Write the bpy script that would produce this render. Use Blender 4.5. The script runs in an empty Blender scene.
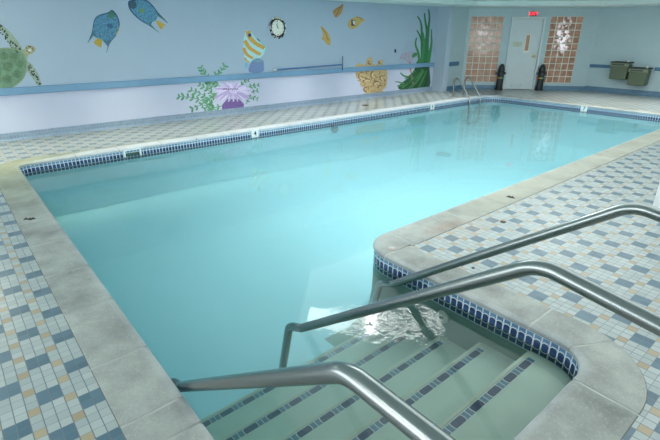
import bpy, bmesh, math, random
from mathutils import Vector, Matrix
from mathutils.geometry import tessellate_polygon
random.seed(7)
S = 1.66                      # metres per layout unit (the lens stands one unit above the deck)
scn = bpy.context.scene
COL = scn.collection
PI = math.pi

# ------------------------------------------------------------------ camera
F_PX, PITCH, ROLL, YAW = 450.213, math.radians(22.667), math.radians(0.185), math.radians(49.943)
cy, sy, cp, sp = math.cos(YAW), math.sin(YAW), math.cos(PITCH), math.sin(PITCH)
FW = Vector((-sy*cp, cy*cp, -sp)); RT0 = Vector((cy, sy, 0)); UP0 = RT0.cross(FW)
RT = math.cos(ROLL)*RT0 + math.sin(ROLL)*UP0
UP = -math.sin(ROLL)*RT0 + math.cos(ROLL)*UP0
cam = bpy.data.cameras.new('camera'); cam.sensor_width = 36; cam.lens = F_PX/660*36
cam.clip_start = 0.02; cam.clip_end = 200
co = bpy.data.objects.new('camera', cam); COL.objects.link(co)
m3 = Matrix((RT, UP, -FW)).transposed()
co.matrix_world = Matrix.Translation((0, 0, S)) @ m3.to_4x4()
scn.camera = co

def ray(px, py): return RT*((px-330)/F_PX) - UP*((py-220)/F_PX) + FW
MX = -5.40                    # the mural wall plane
def on_mural(px, py, X=MX):   # where a point of the wall painting lies on the wall: (along, height)
    d = ray(px, py); t = X/d.x
    return d.y*t, 1+d.z*t

# ------------------------------------------------------------------ materials
def new_mat(name):
    m = bpy.data.materials.new(name); m.use_nodes = True
    nt = m.node_tree
    return m, nt, nt.nodes['Principled BSDF']
def srgb(c):
    return tuple(((v/255)/12.92 if v/255 <= .04045 else ((v/255+.055)/1.055)**2.4) for v in c)
def mat(name, rgb, rough=.5, metal=0, noise=0, nscale=20, bump=0, spec=None, emit=0):
    m, nt, b = new_mat(name)
    c = srgb(rgb)
    b.inputs['Base Color'].default_value = (*c, 1)
    b.inputs['Roughness'].default_value = rough
    b.inputs['Metallic'].default_value = metal
    if spec is not None: b.inputs['Specular IOR Level'].default_value = spec
    if emit:
        b.inputs['Emission Color'].default_value = (*c, 1); b.inputs['Emission Strength'].default_value = emit
    if noise or bump:
        tc = nt.nodes.new('ShaderNodeTexCoord'); nz = nt.nodes.new('ShaderNodeTexNoise')
        nz.inputs['Scale'].default_value = nscale; nz.inputs['Detail'].default_value = 5
        nt.links.new(tc.outputs['Object'], nz.inputs['Vector'])
        if noise:
            r = nt.nodes.new('ShaderNodeMapRange')
            r.inputs['From Min'].default_value = .3; r.inputs['From Max'].default_value = .7
            r.inputs['To Min'].default_value = 1-noise; r.inputs['To Max'].default_value = 1+noise
            nt.links.new(nz.outputs['Fac'], r.inputs['Value'])
            mx = nt.nodes.new('ShaderNodeVectorMath'); mx.operation = 'SCALE'
            mx.inputs[0].default_value = c
            nt.links.new(r.outputs[0], mx.inputs['Scale'])
            nt.links.new(mx.outputs[0], b.inputs['Base Color'])
        if bump:
            bp = nt.nodes.new('ShaderNodeBump'); bp.inputs['Strength'].default_value = bump
            bp.inputs['Distance'].default_value = .004
            nt.links.new(nz.outputs['Fac'], bp.inputs['Height'])
            nt.links.new(bp.outputs[0], b.inputs['Normal'])
    return m

class G:                       # tiny expression helper for shader math
    def __init__(s, nt): s.nt = nt
    def m(s, op, *a):
        n = s.nt.nodes.new('ShaderNodeMath'); n.operation = op
        for i, v in enumerate(a):
            if isinstance(v, (int, float)): n.inputs[i].default_value = v
            else: s.nt.links.new(v, n.inputs[i])
        return n.outputs[0]
    def mix(s, f, a, b):
        n = s.nt.nodes.new('ShaderNodeMix'); n.data_type = 'RGBA'
        for k, v in ((0, f), (6, a), (7, b)):
            if isinstance(v, (int, float)): n.inputs[k].default_value = v
            elif isinstance(v, tuple): n.inputs[k].default_value = (*v[:3], 1)
            else: s.nt.links.new(v, n.inputs[k])
        return n.outputs[2]
    def sep(s, v):
        n = s.nt.nodes.new('ShaderNodeSeparateXYZ'); s.nt.links.new(v, n.inputs[0]); return n.outputs
    def coord(s, k='Object'):
        return s.nt.nodes.new('ShaderNodeTexCoord').outputs[k]
    def noise(s, scale, detail=3, vec=None):
        n = s.nt.nodes.new('ShaderNodeTexNoise'); n.inputs['Scale'].default_value = scale; n.inputs['Detail'].default_value = detail
        s.nt.links.new(vec if vec is not None else s.coord(), n.inputs['Vector'])
        return n.outputs['Fac']
    def white(s, x, y):
        c = s.nt.nodes.new('ShaderNodeCombineXYZ'); s.nt.links.new(x, c.inputs[0]); s.nt.links.new(y, c.inputs[1])
        n = s.nt.nodes.new('ShaderNodeTexWhiteNoise'); n.noise_dimensions = '3D'
        s.nt.links.new(c.outputs[0], n.inputs['Vector']); return n.outputs['Value']

def deck_material():
    m, nt, b = new_mat('deck_mosaic'); g = G(nt)
    X, Y, Z = g.sep(g.coord())
    near = g.m('LESS_THAN', Y, .15*S)
    def lin(v, o, pch): return g.m('DIVIDE', g.m('SUBTRACT', v, o*S), pch*S)
    ux = g.m('ADD', g.m('MULTIPLY', near, lin(X, -1.3615, .0318)), g.m('MULTIPLY', g.m('SUBTRACT', 1.0, near), lin(X, -.4137, .0316)))
    uy = g.m('ADD', g.m('MULTIPLY', near, lin(Y, -.0028, .0312)), g.m('MULTIPLY', g.m('SUBTRACT', 1.0, near), lin(Y, 1.7465, .0322)))
    i, j = g.m('FLOOR', ux), g.m('FLOOR', uy)
    fx, fy = g.m('FRACT', ux), g.m('FRACT', uy)
    i3, j3 = g.m('FLOORED_MODULO', i, 3.0), g.m('FLOORED_MODULO', j, 3.0)
    ci = g.m('FLOOR', g.m('DIVIDE', i, 3.0)); cj = g.m('FLOOR', g.m('DIVIDE', j, 3.0))
    par = g.m('LESS_THAN', g.m('FLOORED_MODULO', g.m('ADD', ci, cj), 2.0), .5)
    blue = g.m('MULTIPLY', g.m('MULTIPLY', g.m('LESS_THAN', i3, 1.5), g.m('LESS_THAN', j3, 1.5)), par)
    gold = g.m('MULTIPLY', g.m('GREATER_THAN', i3, 1.5), g.m('GREATER_THAN', j3, 1.5))
    rnd = g.white(i, j)
    w = g.mix(rnd, srgb((146, 154, 154)), srgb((164, 170, 168)))
    bl = g.mix(rnd, srgb((72, 96, 110)), srgb((86, 110, 123)))
    go = g.mix(rnd, srgb((152, 136, 110)), srgb((164, 149, 122)))
    c = g.mix(gold, g.mix(blue, w, bl), go)
    ex = g.m('MINIMUM', fx, g.m('SUBTRACT', 1.0, fx)); ey = g.m('MINIMUM', fy, g.m('SUBTRACT', 1.0, fy))
    gl = g.m('MAXIMUM', g.m('LESS_THAN', ex, .022), g.m('LESS_THAN', ey, .045))
    c = g.mix(gl, c, srgb((98, 107, 112)))
    # rust and dirt near the right edge stone
    dx = g.m('ADD', X, 1.24*S); dy = g.m('SUBTRACT', Y, 2.05*S)
    rr = g.m('SQRT', g.m('ADD', g.m('MULTIPLY', g.m('MULTIPLY', dx, dx), 14.0), g.m('MULTIPLY', g.m('MULTIPLY', dy, dy), 1.6)))
    st = g.m('MULTIPLY', g.m('MAXIMUM', g.m('SUBTRACT', .62, rr), 0.0), g.m('MAXIMUM', g.m('MULTIPLY', g.m('SUBTRACT', g.noise(14, 4), .35), 2.4), 0.0))
    c = g.mix(g.m('MINIMUM', st, .6), c, srgb((170, 130, 92)))
    nt.links.new(c, b.inputs['Base Color'])
    b.inputs['Roughness'].default_value = .28
    bp = nt.nodes.new('ShaderNodeBump'); bp.inputs['Strength'].default_value = .25; bp.inputs['Distance'].default_value = .002; bp.invert = True
    nt.links.new(gl, bp.inputs['Height']); nt.links.new(bp.outputs[0], b.inputs['Normal'])
    return m

def band_material():           # waterline tile: u along the wall, v = height (layout units * S)
    m, nt, b = new_mat('waterline_tile'); g = G(nt)
    uv = g.sep(g.coord('UV')); u, v = uv[0], uv[1]
    t = g.m('DIVIDE', u, .0305*S); k = g.m('FLOOR', t); f = g.m('FRACT', t)
    a = g.m('ABSOLUTE', g.m('SUBTRACT', f, .5))
    sh = g.m('MULTIPLY', g.m('MAXIMUM', g.m('SUBTRACT', a, .22), 0.0), .030*S)      # clipped corners of the tall tiles
    e1 = g.m('SUBTRACT', -.043*S, sh)
    e2 = g.m('ADD', -.079*S, sh)
    def band(lo, hi): return g.m('MULTIPLY', g.m('GREATER_THAN', v, lo), g.m('LESS_THAN', v, hi))
    tall = band(e2, e1)
    top = band(g.m('ADD', e1, .005*S), -.022*S)
    bot = band(-.104*S, g.m('SUBTRACT', e2, .005*S))
    side = g.m('LESS_THAN', a, .415)
    rnd = g.white(k, g.m('FLOOR', g.m('MULTIPLY', v, 11.0)))
    navy = g.mix(rnd, srgb((36, 56, 96)), srgb((56, 80, 124)))
    lite = g.mix(rnd, srgb((86, 122, 158)), srgb((112, 146, 180)))
    c = srgb((214, 222, 226))
    c = g.mix(g.m('MULTIPLY', top, side), c, lite)
    c = g.mix(g.m('MULTIPLY', tall, side), c, navy)
    c = g.mix(g.m('MULTIPLY', bot, side), c, srgb((58, 92, 124)))
    below = g.m('LESS_THAN', v, -.108*S)
    X, Y, Z = g.sep(g.coord())
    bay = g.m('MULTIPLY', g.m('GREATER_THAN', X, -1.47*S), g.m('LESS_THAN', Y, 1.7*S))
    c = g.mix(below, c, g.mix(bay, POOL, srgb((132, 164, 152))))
    nt.links.new(c, b.inputs['Base Color'])
    b.inputs['Roughness'].default_value = .15
    return m

def stripe_material():         # step markers: u along the stripe, v across (0..1)
    m, nt, b = new_mat('step_tile'); g = G(nt)
    uv = g.sep(g.coord('UV')); u, v = uv[0], uv[1]
    t = g.m('DIVIDE', u, .1*S); f = g.m('FRACT', t)
    av = g.m('ABSOLUTE', g.m('SUBTRACT', v, .5))
    cut = g.m('MULTIPLY', g.m('MAXIMUM', g.m('SUBTRACT', av, .25), 0.0), .16)
    def seg(a, c_): return g.m('MULTIPLY', g.m('GREATER_THAN', f, a), g.m('LESS_THAN', f, c_))
    hexa = seg(g.m('ADD', .005, cut), g.m('SUBTRACT', .56, cut))
    s1 = seg(g.m('SUBTRACT', .59, cut), .765)
    s2 = seg(.795, g.m('ADD', .97, cut))
    edge = g.m('LESS_THAN', av, .45)
    c = srgb((196, 210, 200))
    c = g.mix(g.m('MULTIPLY', hexa, edge), c, srgb((4, 54, 88)))
    c = g.mix(g.m('MULTIPLY', g.m('MAXIMUM', s1, s2), edge), c, srgb((64, 116, 140)))
    nt.links.new(c, b.inputs['Base Color']); b.inputs['Roughness'].default_value = .3
    return m

def grid_material(name, c1, c2, gc, pitch, gw=.05):   # small square wall tile, in UV metres
    m, nt, b = new_mat(name); g = G(nt)
    uv = g.sep(g.coord('UV'))
    a, d = g.m('DIVIDE', uv[0], pitch), g.m('DIVIDE', uv[1], pitch)
    fa, fd = g.m('FRACT', a), g.m('FRACT', d)
    rnd = g.white(g.m('FLOOR', a), g.m('FLOOR', d))
    ex = g.m('MINIMUM', g.m('MINIMUM', fa, g.m('SUBTRACT', 1.0, fa)), g.m('MINIMUM', fd, g.m('SUBTRACT', 1.0, fd)))
    c = g.mix(g.m('LESS_THAN', ex, gw), g.mix(rnd, srgb(c1), srgb(c2)), srgb(gc))
    nt.links.new(c, b.inputs['Base Color']); b.inputs['Roughness'].default_value = .3
    return m

def wall_material(name, up, low, split):
    m, nt, b = new_mat(name); g = G(nt)
    X, Y, Z = g.sep(g.coord())
    n = g.noise(3.0, 4)
    f = g.m('LESS_THAN', Z, split)
    c = g.mix(f, srgb(up), srgb(low))
    br = g.m('ADD', .97, g.m('MULTIPLY', n, .06))
    mx = nt.nodes.new('ShaderNodeVectorMath'); mx.operation = 'SCALE'
    nt.links.new(c, mx.inputs[0]); nt.links.new(br, mx.inputs['Scale'])
    nt.links.new(mx.outputs[0], b.inputs['Base Color'])
    b.inputs['Roughness'].default_value = .45
    bp = nt.nodes.new('ShaderNodeBump'); bp.inputs['Strength'].default_value = .15; bp.inputs['Distance'].default_value = .003
    nt.links.new(g.noise(60, 3), bp.inputs['Height']); nt.links.new(bp.outputs[0], b.inputs['Normal'])
    return m

def coping_material():
    m, nt, b = new_mat('coping_concrete'); g = G(nt)
    X, Y, Z = g.sep(g.coord())
    n1 = g.noise(2.2, 5); n2 = g.noise(70, 3); n3 = g.noise(260, 2)
    c = g.mix(g.m('MINIMUM', g.m('MAXIMUM', g.m('MULTIPLY', g.m('SUBTRACT', g.m('ADD', g.m('MULTIPLY', n1, .7), g.m('MULTIPLY', g.noise(7, 5), .3)), .32), 2.6), 0.0), 1.0), srgb((108, 111, 107)), srgb((176, 178, 171)))
    c = g.mix(g.m('MULTIPLY', g.m('LESS_THAN', n3, .40), .30), c, srgb((94, 97, 97)))
    c = g.mix(g.m('MULTIPLY', g.m('MAXIMUM', g.m('SUBTRACT', n2, .52), 0.0), 1.2), c, srgb((186, 190, 188)))
    # yellow-green lamplight painted into the far left corner of the pool, rust by the inner corner
    dx = g.m('ADD', X, 4.2*S); dy = g.m('SUBTRACT', Y, .2*S)
    r2 = g.m('SQRT', g.m('ADD', g.m('MULTIPLY', dx, dx), g.m('MULTIPLY', dy, dy)))
    lamp_tint = g.m('MULTIPLY', g.m('MAXIMUM', g.m('SUBTRACT', 2.1, r2), 0.0), .32)
    c = g.mix(g.m('MINIMUM', lamp_tint, .6), c, srgb((146, 150, 114)))
    dx = g.m('ADD', X, 1.34*S); dy = g.m('SUBTRACT', Y, 1.98*S)
    r3 = g.m('SQRT', g.m('ADD', g.m('MULTIPLY', g.m('MULTIPLY', dx, dx), 16.0), g.m('MULTIPLY', g.m('MULTIPLY', dy, dy), 2.0)))
    ru = g.m('MULTIPLY', g.m('MAXIMUM', g.m('SUBTRACT', .55, r3), 0.0), g.m('MULTIPLY', g.noise(18, 4), 1.6))
    c = g.mix(g.m('MINIMUM', ru, .6), c, srgb((148, 108, 78)))
    far = g.m('MINIMUM', g.m('MAXIMUM', g.m('MULTIPLY', g.m('SUBTRACT', Y, 1.9*S), .5), 0.0), .55)
    right = g.m('GREATER_THAN', X, -1.6*S)
    c = g.mix(g.m('MULTIPLY', far, right), c, srgb((158, 156, 138)))
    # light off the water, painted pale on the lip, wider on the mural side
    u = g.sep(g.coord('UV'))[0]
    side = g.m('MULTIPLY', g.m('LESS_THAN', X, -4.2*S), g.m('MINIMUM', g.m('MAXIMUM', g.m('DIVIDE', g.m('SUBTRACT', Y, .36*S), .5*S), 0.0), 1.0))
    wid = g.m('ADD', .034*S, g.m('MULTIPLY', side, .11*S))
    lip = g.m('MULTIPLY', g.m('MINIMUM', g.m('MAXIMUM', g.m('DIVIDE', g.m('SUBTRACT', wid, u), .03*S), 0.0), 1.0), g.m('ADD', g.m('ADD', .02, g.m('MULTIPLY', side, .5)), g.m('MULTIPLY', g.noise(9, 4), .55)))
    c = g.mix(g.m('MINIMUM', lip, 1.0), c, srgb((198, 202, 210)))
    # the joint with the deck is dark with dirt
    c = g.mix(g.m('GREATER_THAN', u, .186*S), c, srgb((84, 86, 82)))
    nt.links.new(c, b.inputs['Base Color']); b.inputs['Roughness'].default_value = .6
    bp = nt.nodes.new('ShaderNodeBump'); bp.inputs['Strength'].default_value = .35; bp.inputs['Distance'].default_value = .002
    nt.links.new(n3, bp.inputs['Height']); nt.links.new(bp.outputs[0], b.inputs['Normal'])
    return m

POOL = srgb((182, 232, 240))
def water_material():
    m = bpy.data.materials.new('pool_water'); m.use_nodes = True; nt = m.node_tree; nt.nodes.clear(); g = G(nt)
    out = nt.nodes.new('ShaderNodeOutputMaterial')
    tr = nt.nodes.new('ShaderNodeBsdfTransparent'); gs = nt.nodes.new('ShaderNodeBsdfGlossy'); gs.inputs['Roughness'].default_value = .03
    fr = nt.nodes.new('ShaderNodeFresnel'); fr.inputs['IOR'].default_value = 1.33
    mx = nt.nodes.new('ShaderNodeMixShader')
    co_ = g.coord(); X, Y, Z = g.sep(co_)
    # the surface is calm, with ripples over the return fitting by the steps
    dx = g.m('ADD', X, .96*S); dy = g.m('SUBTRACT', Y, 1.20*S)
    r = g.m('SQRT', g.m('ADD', g.m('MULTIPLY', dx, dx), g.m('MULTIPLY', dy, dy)))
    loc = g.m('MAXIMUM', g.m('SUBTRACT', 1.0, g.m('DIVIDE', r, .36*S)), 0.0)
    h = g.m('ADD', g.m('MULTIPLY', g.noise(1.6, 2), .0022), g.m('MULTIPLY', g.m('MULTIPLY', g.noise(21, 2), loc), .0032))
    h = g.m('ADD', h, g.m('MULTIPLY', g.noise(8, 2), .00025))
    bp = nt.nodes.new('ShaderNodeBump'); bp.inputs['Strength'].default_value = 1; bp.inputs['Distance'].default_value = 1
    nt.links.new(h, bp.inputs['Height'])
    nt.links.new(bp.outputs[0], gs.inputs['Normal'])
    nt.links.new(fr.outputs[0], mx.inputs[0]); nt.links.new(tr.outputs[0], mx.inputs[1]); nt.links.new(gs.outputs[0], mx.inputs[2])
    nt.links.new(mx.outputs[0], out.inputs['Surface'])
    ab = nt.nodes.new('ShaderNodeVolumeAbsorption'); ab.inputs['Color'].default_value = WATER_TINT
    ab.inputs['Density'].default_value = WATER_DENS
    sc = nt.nodes.new('ShaderNodeVolumeScatter'); sc.inputs['Color'].default_value = (.86, .98, 1.0, 1)
    sc.inputs['Density'].default_value = WATER_SCAT; sc.inputs['Anisotropy'].default_value = .0
    ad = nt.nodes.new('ShaderNodeAddShader'); nt.links.new(ab.outputs[0], ad.inputs[0]); nt.links.new(sc.outputs[0], ad.inputs[1])
    nt.links.new(ad.outputs[0], out.inputs['Volume'])
    return m
WATER_TINT = (.22, .91, .97, 1); WATER_DENS = .155; WATER_SCAT = .30

M = dict(
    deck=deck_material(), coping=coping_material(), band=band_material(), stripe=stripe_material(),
    mortar=mat('joint_mortar', (160, 162, 156), .8, noise=.5, nscale=2.6),
    plaster=None, step=mat('step_plaster', (180, 206, 190), .55, noise=.05, nscale=6),
    nosing=mat('step_nosing', (184, 202, 184), .6), steel=mat('stainless_steel', (146, 151, 150), .26, 1), steel_dull=mat('dull_steel', (150, 158, 160), .35, 1),
    mural=wall_material('painted_block_wall', (164, 180, 198), (190, 195, 216), .47*S),
    plain=mat('blue_wall_paint', (174, 194, 200), .5, noise=.03, nscale=3),
    white=mat('white_paint', (226, 230, 230), .5), ceil=mat('ceiling_paint', (222, 234, 232), .7, noise=.03, nscale=4),
    rail=mat('rail_blue_paint', (110, 148, 180), .4, noise=.03, nscale=8), rail_dark=mat('rail_deep_blue_paint', (74, 116, 148), .4),
    base=grid_material('cove_base_tile', (124, 142, 164), (136, 154, 174), (152, 166, 180), .0508),
    black=mat('black_plastic', (22, 26, 30), .4), dark=mat('dark_grey', (48, 52, 54), .6),
    door=mat('door_paint', (198, 208, 212), .45, noise=.03, nscale=6), frame=mat('door_frame_paint', (204, 214, 216), .5),
    mortar_win=mat('block_mortar', (214, 216, 206), .8), cream=mat('cream_plastic', (232, 232, 220), .4),
    olive=mat('bronze_enamel', (92, 104, 84), .45, .3), olive_dark=mat('dark_bronze_panel', (58, 68, 66), .4, .3), olive_light=mat('light_bronze_panel', (122, 132, 108), .4, .2),
    brass=mat('brass', (176, 160, 104), .3, 1), wood=mat('tan_blind', (150, 120, 92), .7),
    exit_red=mat('exit_red', (255, 62, 84), .5, emit=1.5), exit_white=mat('exit_housing', (214, 220, 218), .4),
)
m_, nt_, b_ = new_mat('pool_plaster'); g_ = G(nt_)
pc_ = g_.mix(g_.noise(2.5, 4), tuple(v*.97 for v in POOL), tuple(min(1, v*1.03) for v in POOL))
px_ = g_.sep(g_.coord())
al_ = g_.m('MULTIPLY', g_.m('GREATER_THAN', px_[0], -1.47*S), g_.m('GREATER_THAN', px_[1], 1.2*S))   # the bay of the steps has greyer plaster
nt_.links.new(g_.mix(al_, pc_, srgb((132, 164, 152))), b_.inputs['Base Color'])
b_.inputs['Roughness'].default_value = .7
M['plaster'] = m_
M['water'] = water_material()

def emis(name, rgb, s):
    m = bpy.data.materials.new(name); m.use_nodes = True; nt = m.node_tree
    b = nt.nodes['Principled BSDF']; b.inputs['Base Color'].default_value = (.8, .8, .8, 1)
    b.inputs['Emission Color'].default_value = (*srgb(rgb), 1); b.inputs['Emission Strength'].default_value = s
    return m
M['tube'] = emis('light_diffuser', (250, 255, 252), 10.0)
M['tube_soft'] = emis('soft_diffuser', (250, 255, 252), 4.0)
M['panel'] = emis('luminous_ceiling', (248, 255, 253), .95)

def block_material(name, seed, hot, hotk):
    m, nt, b = new_mat(name); g = G(nt)
    X, Y, Z = g.sep(g.coord())
    mp = nt.nodes.new('ShaderNodeMapping'); mp.inputs['Location'].default_value = (seed, seed*.7, 0)
    nt.links.new(g.coord(), mp.inputs['Vector'])
    n = g.noise(7, 2, mp.outputs[0]); n2 = g.noise(9, 1, mp.outputs[0])
    c = g.mix(n, srgb((58, 42, 34)), srgb((160, 126, 104)))
    # the bright room behind shows as a lighter patch through the upper blocks
    dz = g.m('SUBTRACT', Z, .93*S); dx = g.m('ADD', X, hot)
    r = g.m('SQRT', g.m('ADD', g.m('MULTIPLY', g.m('MULTIPLY', dx, dx), 5.0), g.m('MULTIPLY', dz, dz)))
    f = g.m('MULTIPLY', g.m('MAXIMUM', g.m('SUBTRACT', 1.0, g.m('DIVIDE', r, .62)), 0.0), g.m('MULTIPLY', g.m('MULTIPLY', g.m('MAXIMUM', g.m('SUBTRACT', n2, .46), 0.0), 9.0), hotk))
    c = g.mix(g.m('MINIMUM', f, 1.0), c, srgb((250, 236, 246)))
    nt.links.new(c, b.inputs['Base Color']); nt.links.new(c, b.inputs['Emission Color'])
    b.inputs['Emission Strength'].default_value = .34
    b.inputs['Roughness'].default_value = .12
    bp = nt.nodes.new('ShaderNodeBump'); bp.inputs['Strength'].default_value = .25; bp.inputs['Distance'].default_value = .006
    nt.links.new(n2, bp.inputs['Height']); nt.links.new(bp.outputs[0], b.inputs['Normal'])
    return m

# ------------------------------------------------------------------ mesh builder
class MB:
    def __init__(s): s.bm = bmesh.new(); s.uv = None
    def v(s, p): return s.bm.verts.new(Vector(p)*S)
    def face(s, vs):
        try: return s.bm.faces.new(vs)
        except ValueError: return None
    def poly(s, pts): return s.face([s.v(p) for p in pts])
    def box(s, c, d, bev=0, taper=1.0):
        b2 = bmesh.new(); bmesh.ops.create_cube(b2, size=1)
        for v in b2.verts:
            k = taper if v.co.z < 0 else 1
            v.co = Vector((v.co.x*d[0]*k, v.co.y*d[1]*k, v.co.z*d[2]))
        if bev: bmesh.ops.bevel(b2, geom=b2.edges[:], offset=bev, segments=2, affect='EDGES', profile=.5)
        mp = {v: s.v(v.co+Vector(c)) for v in b2.verts}
        for f in b2.faces: s.face([mp[v] for v in f.verts])
        b2.free(); return s
    def prism(s, pts, axis_vec, base=(0, 0, 0)):   # closed outline extruded along a vector
        a = [s.v(Vector(p)) for p in pts]; b = [s.v(Vector(p)+Vector(axis_vec)) for p in pts]
        n = len(a)
        for i in range(n): s.face([a[i], a[(i+1) % n], b[(i+1) % n], b[i]])
        tris = tessellate_polygon([[Vector(p) for p in pts]])
        for t in tris:
            s.face([a[i] for i in t]); s.face([b[i] for i in t])
        return s
    def lathe(s, prof, c=(0, 0, 0), n=24, axis='z'):
        rings = []
        for r, h in prof:
            ring = []
            for k in range(n):
                a = 2*PI*k/n; x, y = r*math.cos(a), r*math.sin(a)
                p = (x, y, h) if axis == 'z' else ((x, h, y) if axis == 'y' else (h, x, y))
                ring.append(s.v(Vector(p)+Vector(c)))
            rings.append(ring)
        for a, b in zip(rings, rings[1:]):
            for k in range(n): s.face([a[k], a[(k+1) % n], b[(k+1) % n], b[k]])
        s.face(rings[0]); s.face(rings[-1]); return s
    def tube(s, path, r, n=16, caps=True):
        path = [Vector(p) for p in path]; rings = []; up = None
        for i, p in enumerate(path):
            d = (path[min(i+1, len(path)-1)]-path[max(i-1, 0)]).normalized()
            if up is None:
                up = Vector((0, 0, 1)) if abs(d.z) < .9 else Vector((0, 1, 0))
            up = (up-d*up.dot(d)).normalized(); sd = d.cross(up)
            rr = r[i] if isinstance(r, (list, tuple)) else r
            rings.append([s.v(p+up*math.cos(2*PI*k/n)*rr+sd*math.sin(2*PI*k/n)*rr) for k in range(n)])
        for a, b in zip(rings, rings[1:]):
            for k in range(n): s.face([a[k], a[(k+1) % n], b[(k+1) % n], b[k]])
        if caps: s.face(rings[0]); s.face(rings[-1])
        return s
    def build(s, name, m, parent=None, smooth=False, loc=None, rz=0, fixn=True):
        if fixn: bmesh.ops.recalc_face_normals(s.bm, faces=s.bm.faces)
        me = bpy.data.meshes.new(name); s.bm.to_mesh(me); s.bm.free()
        me.materials.append(m)
        if smooth:
            for p in me.polygons: p.use_smooth = True
            try: me.set_sharp_from_angle(angle=math.radians(smooth if smooth > 1 else 40))
            except Exception: pass
        o = bpy.data.objects.new(name, me); COL.objects.link(o)
        if parent: o.parent = parent
        if loc is not None: o.location = Vector(loc)*S
        o.rotation_euler = (0, 0, rz)
        return o

def tag(o, label=None, cat=None, group=None, kind=None):
    if label: o['label'] = label
    if cat: o['category'] = cat
    if group: o['group'] = group
    if kind: o['kind'] = kind
    return o
def empty(name, loc, rz=0):
    o = bpy.data.objects.new(name, None); COL.objects.link(o); o.empty_display_size = .1
    o.location = Vector(loc)*S; o.rotation_euler = (0, 0, rz); return o
def copy_tree(o, parent=None):
    c = o.copy(); COL.objects.link(c)
    if parent: c.parent = parent
    for ch in list(o.children): copy_tree(ch, c)
    return c
def struct(o, label=None, cat=None): return tag(o, label, cat, None, 'structure')
def text_mesh(txt, size, name, m, parent, loc, rot, depth=.002):
    cu = bpy.data.curves.new('lettering', 'FONT'); cu.body = txt; cu.size = size*S; cu.extrude = depth*S
    cu.offset = .001; cu.align_x = 'CENTER'; cu.align_y = 'CENTER'
    t = bpy.data.objects.new('lettering', cu); COL.objects.link(t)
    me = bpy.data.meshes.new_from_object(t.evaluated_get(bpy.context.evaluated_depsgraph_get()))
    bpy.data.objects.remove(t); bpy.data.curves.remove(cu)
    me.materials.clear(); me.materials.append(m)
    o = bpy.data.objects.new(name, me); COL.objects.link(o); o.parent = parent
    o.location = Vector(loc)*S; o.rotation_euler = rot; return o
def fillet(pts, r, n=8):       # round the corners of an open 3-D polyline
    pts = [Vector(p) for p in pts]; out = [pts[0]]
    for i in range(1, len(pts)-1):
        a, b, c = pts[i-1], pts[i], pts[i+1]; rr = r[i] if isinstance(r, dict) else r
        d1, d2 = (a-b).normalized(), (c-b).normalized(); ang = d1.angle(d2)
        if rr <= 0 or ang > PI-.01: out.append(b); continue
        t = min(rr/math.tan(ang/2), (a-b).length*.49, (c-b).length*.49); rr = t*math.tan(ang/2)
        ctr = b+(d1+d2).normalized()*(rr/math.sin(ang/2))
        s_, e_ = b+d1*t-ctr, b+d2*t-ctr; tot = s_.angle(e_)
        for k in range(n+1):
            f = k/n; out.append(ctr+(s_*math.sin((1-f)*tot)+e_*math.sin(f*tot))/math.sin(tot))
    out.append(pts[-1]); return out

# ------------------------------------------------------------------ pool outline (inner edge of the coping)
YN, XL, YF, XR, YA, XE = .334, -4.33, 7.27, -1.506, 1.452, -.362
CORNERS = [  # (x, y, fillet radius, width of the stone on the side that FOLLOWS)
    (XL, YN, .10, .19), (XL, YF, .26, .19), (XR, YF, .20, .205), (XR, YA, .19, .18), (XE, YA, .13, .19), (XE, YN, .13, .185)]
def outline():
    """points with outward normal, stone width, joint marks"""
    n = len(CORNERS); res = []
    for i in range(n):
        p = Vector(CORNERS[i][:2]); a = Vector(CORNERS[i-1][:2]); c = Vector(CORNERS[(i+1) % n][:2]); r = CORNERS[i][2]
        d1, d2 = (p-a).normalized(), (c-p).normalized()
        w1, w2 = CORNERS[i-1][3], CORNERS[i][3]
        n1, n2 = Vector((-d1.y, d1.x)), Vector((-d2.y, d2.x))      # outward: the loop runs clockwise
        turn = d1.x*d2.y-d1.y*d2.x
        s_ = p-d1*r; k = 10
        ctr = s_-n1*r if turn < 0 else s_+n1*r
        for q in range(k+1):
            f = q/k; nn = (n1*math.cos(f*PI/2)+n2*math.sin(f*PI/2)).normalized()
            pos = ctr+nn*r if turn < 0 else ctr-nn*r
            res.append((pos, nn, w1+(w2-w1)*f, (i, q)))
    return res
OUT = outline()
def densify(res, step=.12):
    out = []
    for i, (p, nn, w, tg) in enumerate(res):
        q, n2, w2, tg2 = res[(i+1) % len(res)]
        out.append((p, nn, w)); L = (q-p).length
        m = int(L/step)
        for k in range(1, m):
            f = k/m; out.append((p.lerp(q, f), nn, w))
    return out

# ------------------------------------------------------------------ setting: deck, coping, basin
X0, X1, Y0, Y1 = MX, 2.3, -1.7, 9.3
def offset(d_in=None, frac=None):
    return [p+nn*((w*frac) if frac is not None else d_in) for p, nn, w, _ in OUT]
hole = offset(frac=.8)
clean = []
for p in hole:
    if not clean or (p-clean[-1]).length > .004: clean.append(p)
hole = clean
b = MB()
outer = [Vector((X0, Y0, 0)), Vector((X1, Y0, 0)), Vector((X1, Y1, 0)), Vector((X0, Y1, 0))]
hv = [Vector((p.x, p.y, 0)) for p in hole]
allp = outer+hv; vs = [b.v(p) for p in allp]
for t in tessellate_polygon([outer, hv]): b.face([vs[i] for i in t])
floor = b.build('floor', M['deck'])
for p in floor.data.polygons:
    if p.normal.z < 0: p.flip()
struct(floor)

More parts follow.
